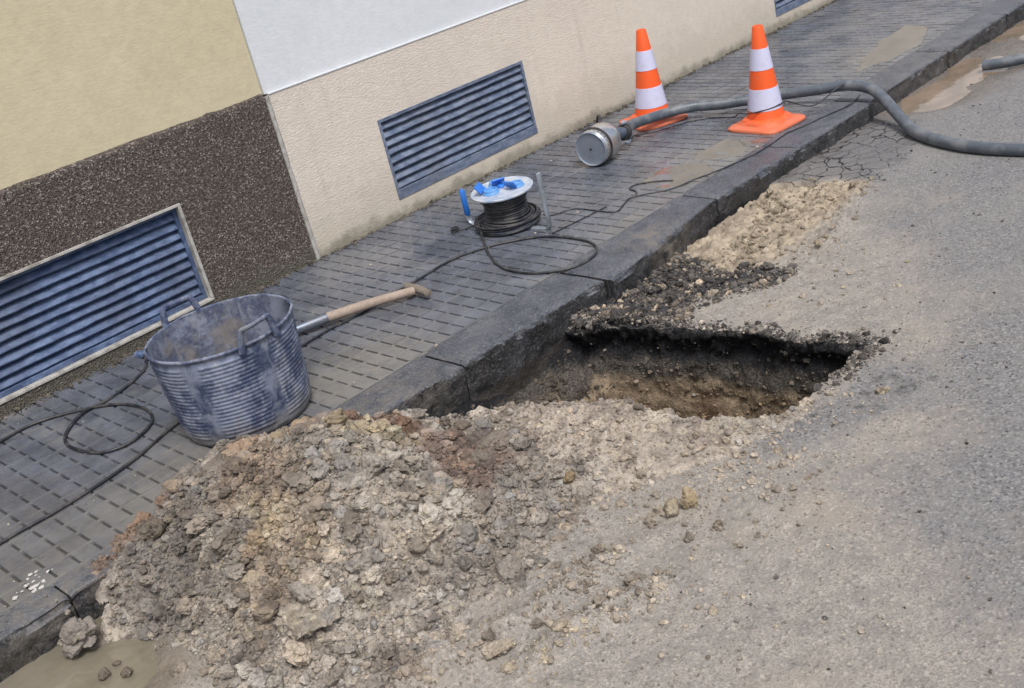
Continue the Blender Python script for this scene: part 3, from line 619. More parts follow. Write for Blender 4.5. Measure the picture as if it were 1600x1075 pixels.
def rand_rot(rg):
    q = rg.normal(size=4); q /= np.linalg.norm(q); w, x, y, z = q
    return np.array([[1 - 2 * (y * y + z * z), 2 * (x * y - z * w), 2 * (x * z + y * w)], [2 * (x * y + z * w), 1 - 2 * (x * x + z * z), 2 * (y * z - x * w)], [2 * (x * z - y * w), 2 * (y * z + x * w), 1 - 2 * (x * x + y * y)]])
def scatter(name, x, y, z, size, mat, tints, label, cat='rubble', sink=0.25, rg=RNG, smooth=True, flat=0.8):
    VV = []; FF = []; CC = []; off = 0
    for k in range(len(x)):
        s = size[k]; B = BASES if s > 0.007 else BASES1
        if s > 0.014: B = BASES3
        V, F = B[rg.integers(len(B))]
        W = (V @ rand_rot(rg).T) * s; W[:, 2] *= flat; W = W + np.array([x[k], y[k], z[k] + s * flat * (1 - 2 * sink) * 0.8])
        VV.append(W); FF.append(F + off); CC.append(np.repeat(tints[k][None], len(V), 0)); off += len(V)
    me = npmesh(name, np.concatenate(VV), np.concatenate(FF), False, colattr={'tint': np.concatenate(CC)})
    return tag(link(name, me, mat), label, cat, kind='stuff')
def power(n, lo, hi, p, rg=RNG):
    u = rg.random(n); return lo * (1 - u * (1 - (lo / hi) ** p)) ** (-1 / p)
def surf(x, y):
    g = np.where(y > -1.455, pz(y), road_z(x, y)); return np.maximum(heap_z(x, y), g)
def cand(n, x0, x1, y0, y1): return RNG.uniform(x0, x1, n), RNG.uniform(y0, y1, n)

# on the heap
x, y = cand(95000, -2.05, -0.25, -2.75, -1.05); hb = heap_base(x, y); gnd = np.where(y > -1.45, pz(y), -0.157); ra = rough_amt(x, y)
pr = sst(-0.03, 0.03, hb - gnd) * (0.10 + 0.90 * ra) * (hole_d(x, y) < -0.005); m = RNG.random(len(x)) < pr; x, y, ra = x[m], y[m], ra[m]
s = power(len(x), 0.0026, 0.040, 2.25); s = np.where(ra < .5, np.minimum(s, 0.012), s); s = np.where((x > -1.05) & (y > -1.62), np.minimum(s, 0.016), s)
tn = tint_at(x, y) * RNG.uniform(0.55, 1.25, len(x))[:, None] * (1 + np.clip(RNG.normal(0, .5, len(x)), -1, 1)[:, None] * np.array([.07, 0, -.09]))
scatter('heap_clods', x, y, heap_z(x, y), s, M_clod, tn, 'crumbly clods and lumps covering the big earth heap', 'clods')
# fine crumbs on the sandy apron, tracks and around the heap foot
x, y = cand(80000, -2.3, 1.3, -3.4, -1.3)
sm = sst(-0.15, 0.35, sdf(x, y, P_SAND) + 0.2 * fbm(x, y, s=3, oct=3, seed=120)); hb = heap_base(x, y)
foot = np.exp(-np.clip(-0.155 - hb, 0, 1) / 0.03)
ridge = track_ridges(x, y)
pr = sm * (0.05 + 0.30 * foot * sst(.3, -.3, x) + 1.5 * ridge) * (0.3 + 1.4 * sst(-0.1, 0.3, fbm(x, y, s=5, oct=3, seed=121)))
pr *= (y < -1.47) * (hole_d(x, y) < -0.01) * ((sdf(x, y, P_NEAR) < -0.02) | (x + .55 * y > -2.80 + .0) & (y < -1.6))
m = RNG.random(len(x)) < pr; x, y = x[m], y[m]; s = power(len(x), 0.0022, 0.020, 1.95)
tn = np.array([1.15, 1.1, 1.02]) * RNG.uniform(0.6, 1.25, len(x))[:, None]
scatter('gravel', x, y, surf(x, y), s, M_clod, tn, 'loose crumbs of earth and grit strewn over the sandy asphalt', 'gravel')
# asphalt grit on the clean road
x, y = cand(9000, -1.2, 4.0, -3.6, -1.5); m = (hole_d(x, y) < -0.01) & (RNG.random(len(x)) < 0.10 + 0.5 * np.exp(-((x + 0.0) / .45) ** 2 - ((y + 2.85) / .16) ** 2)); x, y = x[m], y[m]
tn = RNG.uniform(0.5, 2.2, len(x))[:, None] * np.array([1.3, 1.3, 1.3]); scatter('grit', x, y, surf(x, y), power(len(x), 0.0018, 0.0075, 2), M_rubble, tn, 'dark asphalt grit scattered over the open road', 'grit')
# loose earth and stones on the bank inside the pit
x, y = cand(5200, -0.85, 0.10, -2.0, -1.47); bz = -0.285 - 1.25 * np.clip(-1.47 - y, 0, 2) + 0.10 * sst(-0.25, 0.10, x) + 0.02 * sst(-.5, -.8, x) + 0.075 * sst(-.28, -.62, x) * sst(-1.75, -1.5, y) + 0.035 * fbm(x, y, s=8, oct=5, seed=95)
m = (hole_d(x, y) > 0.01) & (RNG.random(len(x)) < .8); x, y, bz = x[m], y[m], bz[m]
tn = RNG.uniform(0.4, 1.5, len(x))[:, None] * np.where(bz[:, None] > -.40, np.array([.22, .21, .20]), np.array([.5, .4, .3]))
scatter('bank_rubble', x, y, bz, power(len(x), 0.003, 0.026, 2.0), M_clod, tn, 'dark earth and stones on the bank inside the pit below the kerb')
# stones and lumps held in the cut wall of the pit
q_ = RNG.integers(len(ev) * 6, len(ev) * 44, 3400); dzz = depths[q_ // len(ev)]; wv_ = wallV[q_]
tn = np.where((dzz < .13)[:, None], np.array([.16, .16, .16]), np.where((dzz < .21)[:, None], np.array([.5, .46, .42]), np.array([.72, .58, .42]))) * RNG.uniform(.5, 1.5, len(q_))[:, None]
tn = np.where((RNG.random(len(q_)) < .03)[:, None], .8, tn)
scatter('pit_wall_stones', wv_[:, 0], wv_[:, 1], wv_[:, 2] - .004, power(len(q_), 0.0025, 0.013, 2.2), M_clod, tn, 'stones and lumps stuck in the cut wall of the pit', sink=.5)
# crumbs of asphalt along the broken lip
x, y = cand(60000, -0.2, 0.55, -2.75, -1.5); hd = hole_d(x, y); m = (hd < 0.004) & (RNG.random(len(x)) < np.exp(-((hd + .004) / .045) ** 2) * .55 * sst(-.2, .0, x)) & (y < -1.5); x, y = x[m], y[m]
tn = np.where(RNG.random(len(x))[:, None] < .35, 3.2, 1.0) * RNG.uniform(0.5, 2.0, len(x))[:, None] * np.array([1, .97, .93])
scatter('lip_crumbs', x, y, surf(x, y), power(len(x), 0.002, 0.016, 2.1), M_rubble, tn, 'crumbs of broken asphalt along the far lip of the pit')
# broken asphalt beside the pit
x, y = cand(16000, -0.25, 0.80, -2.15, -1.44); d = sdf(x, y, P_RUBBLE) + 0.05 * fbm(x, y, s=9, oct=3, seed=56)
m = (RNG.random(len(x)) < sst(-0.04, 0.05, d)) & (hole_d(x, y) < -0.006) & (y < -1.49); x, y = x[m], y[m]; s = power(len(x), 0.0025, 0.020, 2.1)
tn = np.where(RNG.random(len(x))[:, None] < 0.2, np.array([3.4, 3.0, 2.5]), np.array([1., 1., 1.])) * RNG.uniform(0.5, 1.9, len(x))[:, None]
scatter('broken_asphalt', x, y, surf(x, y), s, M_rubble, tn, 'black lumps of broken asphalt lying between the kerb and the pit', 'rubble')
# limestone crumbs
x, y = cand(16000, 0.45, 1.75, -2.1, -1.44); d = sdf(x, y, P_LIME) + 0.04 * fbm(x, y, s=9, oct=3, seed=54)
m = (RNG.random(len(x)) < sst(-0.05, 0.05, d) * (0.10 + 0.60 * sst(-1.85, -1.58, y)) * sst(-.2, .15, fbm(x, y, s=6, oct=3, seed=153))) & (y < -1.48); x, y = x[m], y[m]; s = power(len(x), 0.0025, 0.026, 2.3)
tn = RNG.uniform(0.65, 1.2, len(x))[:, None] * np.ones(3); scatter('limestone_rubble', x, y, surf(x, y), s, M_lime, tn, 'pale crumbled limestone in the stripped strip below the kerb', 'rubble')
# dirt crumbs over the paving and kerb
x, y = cand(5200, -2.3, 2.6, -1.44, -0.01); wgt = 0.10 + 0.8 * np.exp(-(y / 0.03) ** 2) + 0.5 * np.exp(-((x + 0.75) / 0.28) ** 2 - ((y + 1.3) / .12) ** 2) + 0.5 * np.exp(-((x - 0.62) / 0.12) ** 2 - ((y + 1.38) / .05) ** 2) + 0.35 * np.exp(-((x + 1.9) / .25) ** 2 - ((y + 1.15) / .2) ** 2)
m = RNG.random(len(x)) < wgt * .6; x, y = x[m], y[m]; hz = heap_z(x, y); m = hz < pz(y) - 0.01; x, y = x[m], y[m]
tn = RNG.uniform(0.45, 1.25, len(x))[:, None] * np.ones(3); scatter('paving_crumbs', x, y, pz(y), power(len(x), 0.0016, 0.009, 2.3), M_clod, tn, 'crumbs of dried earth lying on the grey paving', 'crumbs')
# white flakes by the near kerb
x, y = cand(9000, -2.2, 6.5, -0.055, -0.001); m = RNG.random(len(x)) < np.exp(y / .018) * (.25 + .9 * sst(-.1, .35, fbm(x, y * 0, s=3, oct=4, seed=155))); x, y = x[m], y[m]
tn = RNG.uniform(0.12, .42, len(x))[:, None] * np.array([1, 1, .92]); scatter('wall_foot_dirt', x, y, pz(y), power(len(x), 0.003, 0.014, 2.0), M_clod, tn, 'dark dirt gathered along the foot of the house walls')
M_chip = simple('white plaster flakes', (0.50, 0.49, 0.46), 0.8, amt=0.4)
x = -1.947 + RNG.normal(0, 0.028, 26); y = -1.20 + RNG.normal(0, 0.028, 26)
scatter('plaster_flakes', x, y, pz(y) + .001, power(26, 0.003, 0.010, 1.6), M_chip, np.ones((26, 3)), 'small white plaster flakes on the paving at the near kerb', 'flakes', flat=0.35)

def stone(name, label, loc, size, mat, tint, seed, squash=(1, 1, 1), sub=5, group=None, rough=0.4):
    V, F = clod_base(seed, sub, rough, .2); n = fbm(V[:, 0] * 1.0, V[:, 1], V[:, 2], s=6, oct=4, seed=seed + 3, gain=.65) * 0.09
    V = V * (1 + n)[:, None] * size * np.array(squash)
    me = npmesh(name, V, F, True, colattr={'tint': np.repeat(np.array([tint], float), len(V), 0)})
    o = link(name, me, mat); o.location = loc; o.rotation_euler = (0, 0, seed * 1.3); return tag(o, label, 'stone' if 'stone' in name else 'clod', group)
M_ochre = soil('ochre stone', ((0.36, 0.285, 0.175), (0.46, 0.385, 0.26), (0.30, 0.24, 0.165), (0.42, 0.35, 0.25)), tintw=1, sc=4, bd=0.002)
def onroad(x, y): return float(surf(np.array([x]), np.array([y]))[0])
G = 'single stones and clods lying apart from the heap'
stone('stone', 'ochre yellow stone standing on the sand right of the heap', (-0.806, -2.575, onroad(-.806, -2.575) + .022), .031, M_ochre, (1, 1, 1), 3, (.85, .9, 1.15), group=G)
stone('stone', 'smaller tan stone touching the ochre yellow stone', (-0.845, -2.552, onroad(-.845, -2.552) + .012), .021, M_ochre, (.8, .85, .95), 4, group=G)
stone('stone', 'brownish ochre stone on the pale sand between heap and pit', (-.863, -2.224, onroad(-.863, -2.224) + .01), .022, M_ochre, (.6, .55, .5), 5, (1, 1, .7), group=G)
stone('clod', 'largest grey brown clod between heap and kerb side of the pit', (-.905, -1.99, onroad(-.905, -1.99) + .018), .042, M_clod, (.62, .58, .55), 6, (1, 1, .8), group=G)
stone('clod', 'dark rounded clod uphill of the grey brown clod near the pit', (-.87, -1.83, onroad(-.87, -1.83) + .015), .030, M_clod, (.5, .45, .42), 7, (1.1, .9, .85), group=G)
stone('clod', 'dark upright clod nearest the kerb beside the pit', (-.86, -1.75, onroad(-.86, -1.75) + .015), .024, M_clod, (.4, .36, .34), 8, (.8, .7, 1.1), group=G)
stone('clod', 'dark lumpy clod below the largest clod near the pit', (-.985, -2.03, onroad(-.985, -2.03) + .012), .032, M_clod, (.55, .52, .5), 9, group=G)
stone('clod', 'big grey clod at the foot of the kerb by the muddy puddle', (-1.965, -1.452, -.128), .058, M_clod, (.82, .82, .84), 12, (1, .9, .95), group=G)
stone('clod', 'broad flat slab of grey clay low on the front of the heap', (-1.66, -2.11, onroad(-1.66, -2.11) - .002), .075, M_clod, (1.1, 1.08, 1.02), 13, (1.25, .95, .38), group=G)
stone('stone', 'pale flattish stone half pressed into the sandy tracks', (-1.46, -2.50, onroad(-1.46, -2.50) + .004), .028, M_clod, (1.2, 1.15, 1.05), 14, (1.2, .9, .5), group=G)
stone('clod', 'large tan clod sitting high on the shoulder of the heap', (-1.33, -1.42, onroad(-1.33, -1.42) + .01), .055, M_clod, (1.05, .85, .68), 15, (1, 1.1, .8), group=G)
stone('clod', 'dusty brown clod near the left edge of the heap', (-1.53, -1.36, onroad(-1.53, -1.36) + .01), .048, M_clod, (.9, .8, .7), 16, (1.2, .9, .75), group=G)
stone('clod', 'grey clod by the kerb left of the heap crest', (-1.47, -1.25, onroad(-1.47, -1.25) + .01), .040, M_clod, (.7, .7, .7), 17, group=G)
for k, (sx, sy, ss) in enumerate(((-1.990, -1.618, .017), (-1.948, -1.601, .010), (-1.955, -1.668, .016))):
    stone('clod', ('round brown lump poking out of the muddy puddle nearest the camera', 'smallest lump in the muddy puddle, near the kerb', 'brown lump in the muddy puddle beside the heap')[k], (sx, sy, -.171), ss, M_clod, (.45, .40, .36), 20 + k, (1.1, 1, .7), sub=4, group='lumps in the muddy puddle')

# ---------------------------------------------------------------- water sheets
def sheet(name, x0, x1, y0, y1, z, mat, label, step=0.05, poly=None, sl=0.0, seed=0):
    if poly is None:
        V = [(x0, y0, z), (x1, y0, z), (x1, y1, z), (x0, y1, z)]; me = npmesh(name, V, [[0, 1, 2, 3]], False)
    else:
        xs = np.arange(x0, x1, step); ys = np.arange(y0, y1, step); PX, PY = np.meshgrid(xs, ys, indexing='ij')
        d = sdf(PX, PY, poly) + 0.035 * fbm(PX, PY, s=7, oct=4, seed=seed); k = d > 0; kf = k[:-1, :-1] & k[1:, :-1] & k[1:, 1:] & k[:-1, 1:]
        F = grid_faces(len(xs), len(ys), kf); me = npmesh(name, np.stack([PX, PY, z + sl * PY - np.clip(0.02 - d, 0, 1) * 0.05], -1).reshape(-1, 3), F, True)
    return tag(link(name, me, mat), label, kind='structure')
sheet('puddle', 2.35, 9.0, -2.25, -1.43, -.1735, M_water_g, 'brown muddy water running in the gutter by the far kerb')
sheet('puddle', -3.2, -1.70, -2.05, -1.32, -.1762, M_water, 'shallow muddy puddle between kerb and heap at the near corner')
PP1 = [(3.02, -1.10), (3.25, -1.0), (3.66, -.93), (4.1, -.90), (4.05, -1.05), (3.85, -1.16), (3.57, -1.22), (3.25, -1.20)]
PP2 = [(1.16, -1.06), (1.22, -.95), (1.41, -.92), (1.50, -1.02), (1.46, -1.20), (1.34, -1.24), (1.20, -1.2)]
PP3 = [(1.50, -1.05), (1.62, -.95), (1.84, -1.0), (1.86, -1.22), (1.62, -1.24)]
sheet('puddle', 2.9, 4.3, -1.3, -.8, 0.0022, M_water_p, 'thin pale puddle lying on the far ribbed paving', .01, PP1, SL, 130)
sheet('puddle', 1.0, 1.6, -1.35, -.8, 0.0018, M_water_p, 'small puddle on the paving mirroring the cone near the wall', .008, PP2, SL, 131)
sheet('puddle', 1.4, 1.95, -1.3, -.85, 0.0012, M_water_p, 'shallow wet patch on the paving in front of the nearer cone', .008, PP3, SL, 133)

# ================================================================ PAVEMENT AND KERB
def pavement():
    dx, dy = 0.0702, 0.0828; nyy = 15; V = []; F = []; tint = []; mud = []; mi = []
    def mudat(x, y):
        a = .8 * math.exp(-((x + 2.1) / .6) ** 2) * (0.25 + 0.75 * max(0, min(1, (-y - 0.35) / .8))) * .8
        b = math.exp(-((x + 0.7) / .4) ** 2 - ((y + 1.15) / .28) ** 2) * .9
        c = math.exp(-((x - 1.45) / .55) ** 2 - ((y + 1.1) / .25) ** 2) * .8 + math.exp(-((x - 3.4) / .7) ** 2 - ((y + 1.05) / .25) ** 2) * .8
        d = math.exp(-((x - 0.7) / .3) ** 2 - ((y + 1.25) / .12) ** 2) * .7 + .6 * math.exp(-((x + 1.3) / .35) ** 2 - ((y + 1.05) / .2) ** 2)
        return min(1, a + b + c + d)
    def quad(pts, m_, t_, w_):
        b = len(V); V.extend(pts); F.append((b, b + 1, b + 2, b + 3)); tint.extend([t_] * 4); mud.extend([w_] * 4); mi.append(m_)
    i0, i1 = -100, 420
    for i in range(i0, i1):
        xa = i * dx + 0.0024; xb = (i + 1) * dx - 0.0024
        far = xa > 6
        for j in range(nyy):
            ya = -j * dy - 0.0014; yb = -(j + 1) * dy + 0.0014
            t_ = random.random(); jz = random.gauss(0, .0006); wx = (xa + xb) / 2; wy = (ya + yb) / 2; w_ = mudat(wx, wy)
            tile = random.Random((i // 4) * 917 + (j // 4) * 31).random(); jz += (tile - .5) * .0022; t_ = t_ * .5 + tile * .5
            c = 0.0024; x1, x2, y1, y2 = xa + c, xb - c, ya - c * .6, yb + c * .6
            g = 0.0115
            tx = random.gauss(0, .011); ty = random.gauss(0, .011)
            def p(x, y, d): return (x, y, SL * y + jz + d + (x - wx) * tx + (y - wy) * ty)
            T = [p(x1, y2, 0), p(x2, y2, 0), p(x2, y1, 0), p(x1, y1, 0)]
            B = [p(xa, yb, -g), p(xb, yb, -g), p(xb, ya, -g), p(xa, ya, -g)]
            quad(T, 0, t_, w_)
            if not far:
                for k in range(4): quad([B[k], B[(k + 1) % 4], T[(k + 1) % 4], T[k]], 0, t_, w_)
    b = len(V)
    # the bed below: deep across the slabs, filled with sand between the ribs' ends
    for i in range(i0, i1):
        for j in range(nyy):
            xa, xb = i * dx, (i + 1) * dx; ya, yb = -j * dy, -(j + 1) * dy; w_ = mudat(xa, yb)
            quad([(xa, yb, SL * yb - .0105), (xb, yb, SL * yb - .0105), (xb, ya, SL * ya - .0105), (xa, ya, SL * ya - .0105)], 1, .3, w_)
            hh = .0075; e_ = random.uniform(.0003, .0013)
            quad([(xa, yb - hh, SL * (yb - hh) - e_), (xb, yb - hh, SL * (yb - hh) - e_), (xb, yb + hh, SL * (yb + hh) - e_), (xa, yb + hh, SL * (yb + hh) - e_)], 0, .55 + .4 * random.random(), min(1, w_ + .22))
            quad([(xa, yb - hh - .002, SL * yb - .0105), (xb, yb - hh - .002, SL * yb - .0105), (xb, yb - hh, SL * (yb - hh) - e_), (xa, yb - hh, SL * (yb - hh) - e_)], 0, .3, w_)
            quad([(xa, yb + hh, SL * (yb + hh) - e_), (xb, yb + hh, SL * (yb + hh) - e_), (xb, yb + hh + .002, SL * yb - .0105), (xa, yb + hh + .002, SL * yb - .0105)], 0, .3, w_)
    me = npmesh('pavement', V, F, False, {'tint': tint, 'mud': mud}); me.materials.append(M_pave); me.materials.append(M_joint)
    me.polygons.foreach_set('material_index', np.array(mi, np.int32))
    o = bpy.data.objects.new('pavement', me); COL.objects.link(o); return tag(o, 'wet grey ribbed pavement along the house fronts', kind='structure')
pavement()

KERB = [(-12, -3.12, -1.40, -1.39), (-3.11, -1.921, -1.392, -1.354), (-1.915, -.505, -1.356, -1.458), (-.495, .238, -1.453, -1.486), (.252, 1.10, -1.522, -1.428), (1.108, 1.78, -1.434, -1.455), (1.788, 2.50, -1.452, -1.468),
        (2.512, 3.46, -1.440, -1.448), (3.47, 4.30, -1.450, -1.447), (4.31, 5.4, -1.455, -1.45), (5.41, 6.5, -1.45, -1.45), (6.51, 8, -1.45, -1.45), (8.01, 30, -1.45, -1.45)]
def kerb():
    VV = []; FF = []; MU = []; off = 0; inner = -1.2435
    for bi, (xa, xb, ya, yb) in enumerate(KERB):
        L = xb - xa; st = 0.010 if L < 2 else 0.25; nx = max(3, int(L / st)); us = np.linspace(0, 1, nx)
        # profile parameter: inner bottom, top, rounded arris, face
        prof = [(0, -.30)] + [(0, -.012), (0.004, -.003)] + [(t, 0) for t in np.linspace(.02, .93, 14)] + [(.97, -.002), (.99, -.007), (1.0, -.016)] + [(1.0, -z) for z in np.linspace(.03, .42, 26)]
        pr = np.array(prof); U, K = np.meshgrid(us, np.arange(len(pr)), indexing='ij')
        x = xa + (xb - xa) * U; yo = ya + (yb - ya) * U; y = inner + (yo - inner) * pr[K, 0]; z = SL * y + pr[K, 1] + 0.001
        edge = sst(.5, 1, pr[K, 0]); dn = fbm(x, z * 2, s=9, oct=4, seed=140 + bi)
        face = (pr[K, 0] >= 1).astype(float)
        y = y + face * (0.014 * dn + 0.008 * fbm(x, z, s=45, oct=3, seed=150, gain=.7)) - face * 0.0 + 0.02 * face * sst(0, .3, -pr[K, 1])
        chip = sst(.18, .5, fbm(x, x * 0, s=13, oct=3, seed=160 + bi)); z = z - edge * (pr[K, 0] > .9) * (pr[K, 1] > -.02) * 0.010 * chip; y = y + (pr[K, 0] > .95) * (pr[K, 1] > -.03) * 0.010 * chip
        endr = np.minimum(U, 1 - U) * L; z = z - 0.007 * np.exp(-(endr / .012) ** 2) * (pr[K, 1] > -.02); y = y + 0.006 * face * np.exp(-(endr / .015) ** 2)
        z = z + (pr[K, 1] > -.02) * 0.0022 * fbm(x, y, s=10, oct=3, seed=170) * sst(-1.25, -1.28, y)
        m = len(pr); V = np.stack([x, y, z], -1).reshape(-1, 3)
        mu = 0.6 * np.exp(-((x + .80) / .26) ** 2) + .9 * np.exp(-((x - .66) / .13) ** 2) * (y < -1.33) + .6 * np.exp(-((x + 1.9) / .3) ** 2) + .35 * np.exp(-((x - 3.3) / .6) ** 2)
        VV.append(V); FF.append(grid_faces(nx, m) + off); MU.append(np.clip(mu, 0, 1).reshape(-1)); start = off; off += len(V)
        for i in (0, nx - 1):          # stone ends
            ring = V[i * m:(i + 1) * m]; inn = ring.copy(); inn[:, 1] = inner + .02; inn[:, 2] = -.25
            a = np.arange(m - 1); ro = start + i * m
            VV.append(inn); FF.append(np.stack([a + ro, a + 1 + ro, a + 1 + off, a + off], -1)); MU.append(np.zeros(m)); off += m
    me = npmesh('kerb', np.concatenate(VV), np.concatenate(FF), True, {'mud': np.concatenate(MU)})
    try: me.set_sharp_from_angle(angle=R(50))
    except Exception: pass
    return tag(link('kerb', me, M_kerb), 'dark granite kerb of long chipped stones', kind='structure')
kerb()

# ================================================================ HOUSES
def wall_panel(name, x0, x1, z0, z1, yf, mat, parent, openings=(), thick=0.25, dd=0.2):
    """wall slab with its front face at y=yf (facing -Y) and rectangular openings cut through"""
    bm = bmesh.new(); xs = sorted(set([x0, x1] + [v for o in openings for v in o[:2]])); zs = sorted(set([z0, z1] + [v for o in openings for v in o[2:]]))
    def inside(a, b): return any(o[0] < a < o[1] and o[2] < b < o[3] for o in openings)
    for a, b in zip(xs, xs[1:]):
        for c, d in zip(zs, zs[1:]):
            if inside((a + b) / 2, (c + d) / 2): continue
            add_box(bm, a, b, yf, yf + thick, c, d)
    bmesh.ops.remove_doubles(bm, verts=bm.verts, dist=1e-5)
    # drop faces shared by two boxes
    seen = {}
    for f in bm.faces:
        k = tuple(sorted(v.index for v in f.verts)); 
    bm.verts.index_update(); dup = []
    for f in bm.faces:
        k = tuple(sorted(v.index for v in f.verts))
        if k in seen: dup += [f, seen[k]]
        seen[k] = f
    bmesh.ops.delete(bm, geom=list(set(dup)), context='FACES_ONLY')
    return bm_obj(name, bm, mat, parent)
def louvre(parent, x0, x1, z0, z1, yf, mat, pitch, fw, recess, fw_bottom=None, label=None):
    g = bpy.data.objects.new('ventilation_grille', None); COL.objects.link(g); g.parent = parent
    if label: g['label'] = label
    fb = fw_bottom or fw; bm = bmesh.new(); f0 = yf - .004 + recess; f1 = f0 + .03
    add_box(bm, x0, x1, f0, f1, z1 - fw, z1); add_box(bm, x0, x1, f0, f1, z0, z0 + fb)
    add_box(bm, x0, x0 + fw, f0 + .0005, f1, z0 + fb, z1 - fw); add_box(bm, x1 - fw, x1, f0 + .0005, f1, z0 + fb, z1 - fw)
    bm_obj('frame', bm, mat, g, bevel=.0015)
    bm = bmesh.new(); zt = z1 - fw; zb = z0 + fb; n = round((zt - zb) / pitch); p = (zt - zb) / n
    for k in range(n):
        a = zb + k * p; nseg = 14; w_ = (x1 - x0 - 2 * fw) / nseg
        prof = [(.004, .004), (.000, .010), (.003, .016), (.026, p + .001), (.030, p + .001), (.030, p - .006), (.010, .012)]
        rings = []
        for s_ in range(nseg + 1):
            xx = x0 + fw + w_ * s_; wob = random.gauss(0, .0007); rings.append([bm.verts.new((xx, f0 + .006 + yy + wob, a + zz + wob)) for yy, zz in prof])
        for A, B in zip(rings, rings[1:]):
            for q in range(len(prof)): bm.faces.new((A[q], A[(q + 1) % len(prof)], B[(q + 1) % len(prof)], B[q]))
    bm_obj('slats', bm, mat, g, smooth=True, angle=50)
    bm = bmesh.new(); add_box(bm, x0 + .002, x1 - .002, f1 + .035, f1 + .045, z0 + .002, z1 - .002); bm_obj('backing', bm, M_void, g)
    return g
# left house
hl = thing('house', 'house with yellow upper wall and dark brown roughcast base', 'house', (-3, 0, 0))
def shift(o, dx): pass
HLX = -3
def to_local(o): o.matrix_parent_inverse = Matrix.Translation((3, 0, 0)); return o
O1 = (-1.535, -.555, .048, .482)
to_local(wall_panel('wall', -8, -.003, .764, 6, .022, M_yellow, hl))
# roughcast dado with a soft rounded top edge
d = to_local(wall_panel('plinth', -8, -.012, -.3, .752, 0.0, M_dado, hl, [O1]))
bm = bmesh.new(); nseg = 260; rings = []
for k in range(nseg + 1):
    xx = -6 + (6 - .012) * k / nseg; w_ = .004 * float(fbm(np.array([xx]), np.array([0.]), s=14, oct=3, seed=180)[0]); w2 = .003 * float(fbm(np.array([xx]), np.array([0.]), s=50, oct=2, seed=181)[0])
    rings.append([bm.verts.new((xx, yy, zz)) for yy, zz in ((-.0005, .738), (.002 + w2, .756 + w_), (.009, .768 + w_), (.0245, .774 + w_ * 1.5), (.03, .74))])
for A, B in zip(rings, rings[1:]):
    for q in range(4): bm.faces.new((A[q], A[q + 1], B[q + 1], B[q]))
to_local(bm_obj('plinth_ledge', bm, M_dado, hl, smooth=True))
g = louvre(hl, O1[0] + .012, O1[1] - .014, O1[2] + .012, O1[3] - .012, 0.0, M_louvre_d, .0405, .016, .028, .02, 'dark blue louvred ventilation grille low in the brown plinth'); to_local(g)
bm = bmesh.new(); a, b, c, d_ = O1
add_box(bm, a, b, -.006, .03, d_ - .012, d_); add_box(bm, a, b, -.006, .03, c, c + .012); add_box(bm, a, a + .012, -.0055, .03, c + .012, d_ - .012); add_box(bm, b - .014, b, -.0055, .03, c + .012, d_ - .012)
t = bm_obj('grille_surround', bm, M_trim, hl, bevel=.002); to_local(t)
# right house
hr_ = thing('house', 'house with white upper wall and long cream plastered base', 'house', (3, 0, 0))
def to_local2(o): o.matrix_parent_inverse = Matrix.Translation((-3, 0, 0)); return o
O2 = (.541, 1.575, .085, .480); O3 = (4.09, 5.12, .085, .480)
to_local2(wall_panel('wall', .0, 16, .768, 6, .012, M_white, hr_))
to_local2(wall_panel('plinth', .012, 16, -.3, .768, .003, M_cream, hr_, [O2, O3]))
bm = bmesh.new(); add_box(bm, 0.012, 16, -.001, .011, .7615, .7705); to_local2(bm_obj('render_edge', bm, M_white, hr_, bevel=.003))
to_local2(louvre(hr_, O2[0], O2[1], O2[2], O2[3], .003, M_louvre, .043, .016, 0.0, .045, 'blue grey louvred grille between the brown plinth and the cable reel'))
to_local2(louvre(hr_, O3[0], O3[1], O3[2], O3[3], .003, M_louvre, .043, .016, 0.0, .045, 'farther louvred grille at the top edge of the photo'))
bm = bmesh.new(); pts = []
for k in range(60):
    zz = -.01 + .772 * k / 59; w_ = .003 * float(fbm(np.array([zz]), np.array([3.]), s=11, oct=3, seed=185)[0]); pts.append((zz, w_))
rings = [[bm.verts.new((x_ + w_, y_, zz)) for x_, y_ in ((-.012, .006), (-.010, -.004), (.004, -.005), (.0125, .001), (.0125, .006))] for zz, w_ in pts]
for A, B in zip(rings, rings[1:]):
    for q in range(4): bm.faces.new((A[q], A[q + 1], B[q + 1], B[q]))
to_local2(bm_obj('mortar_joint', bm, M_trim, hr_, smooth=True))

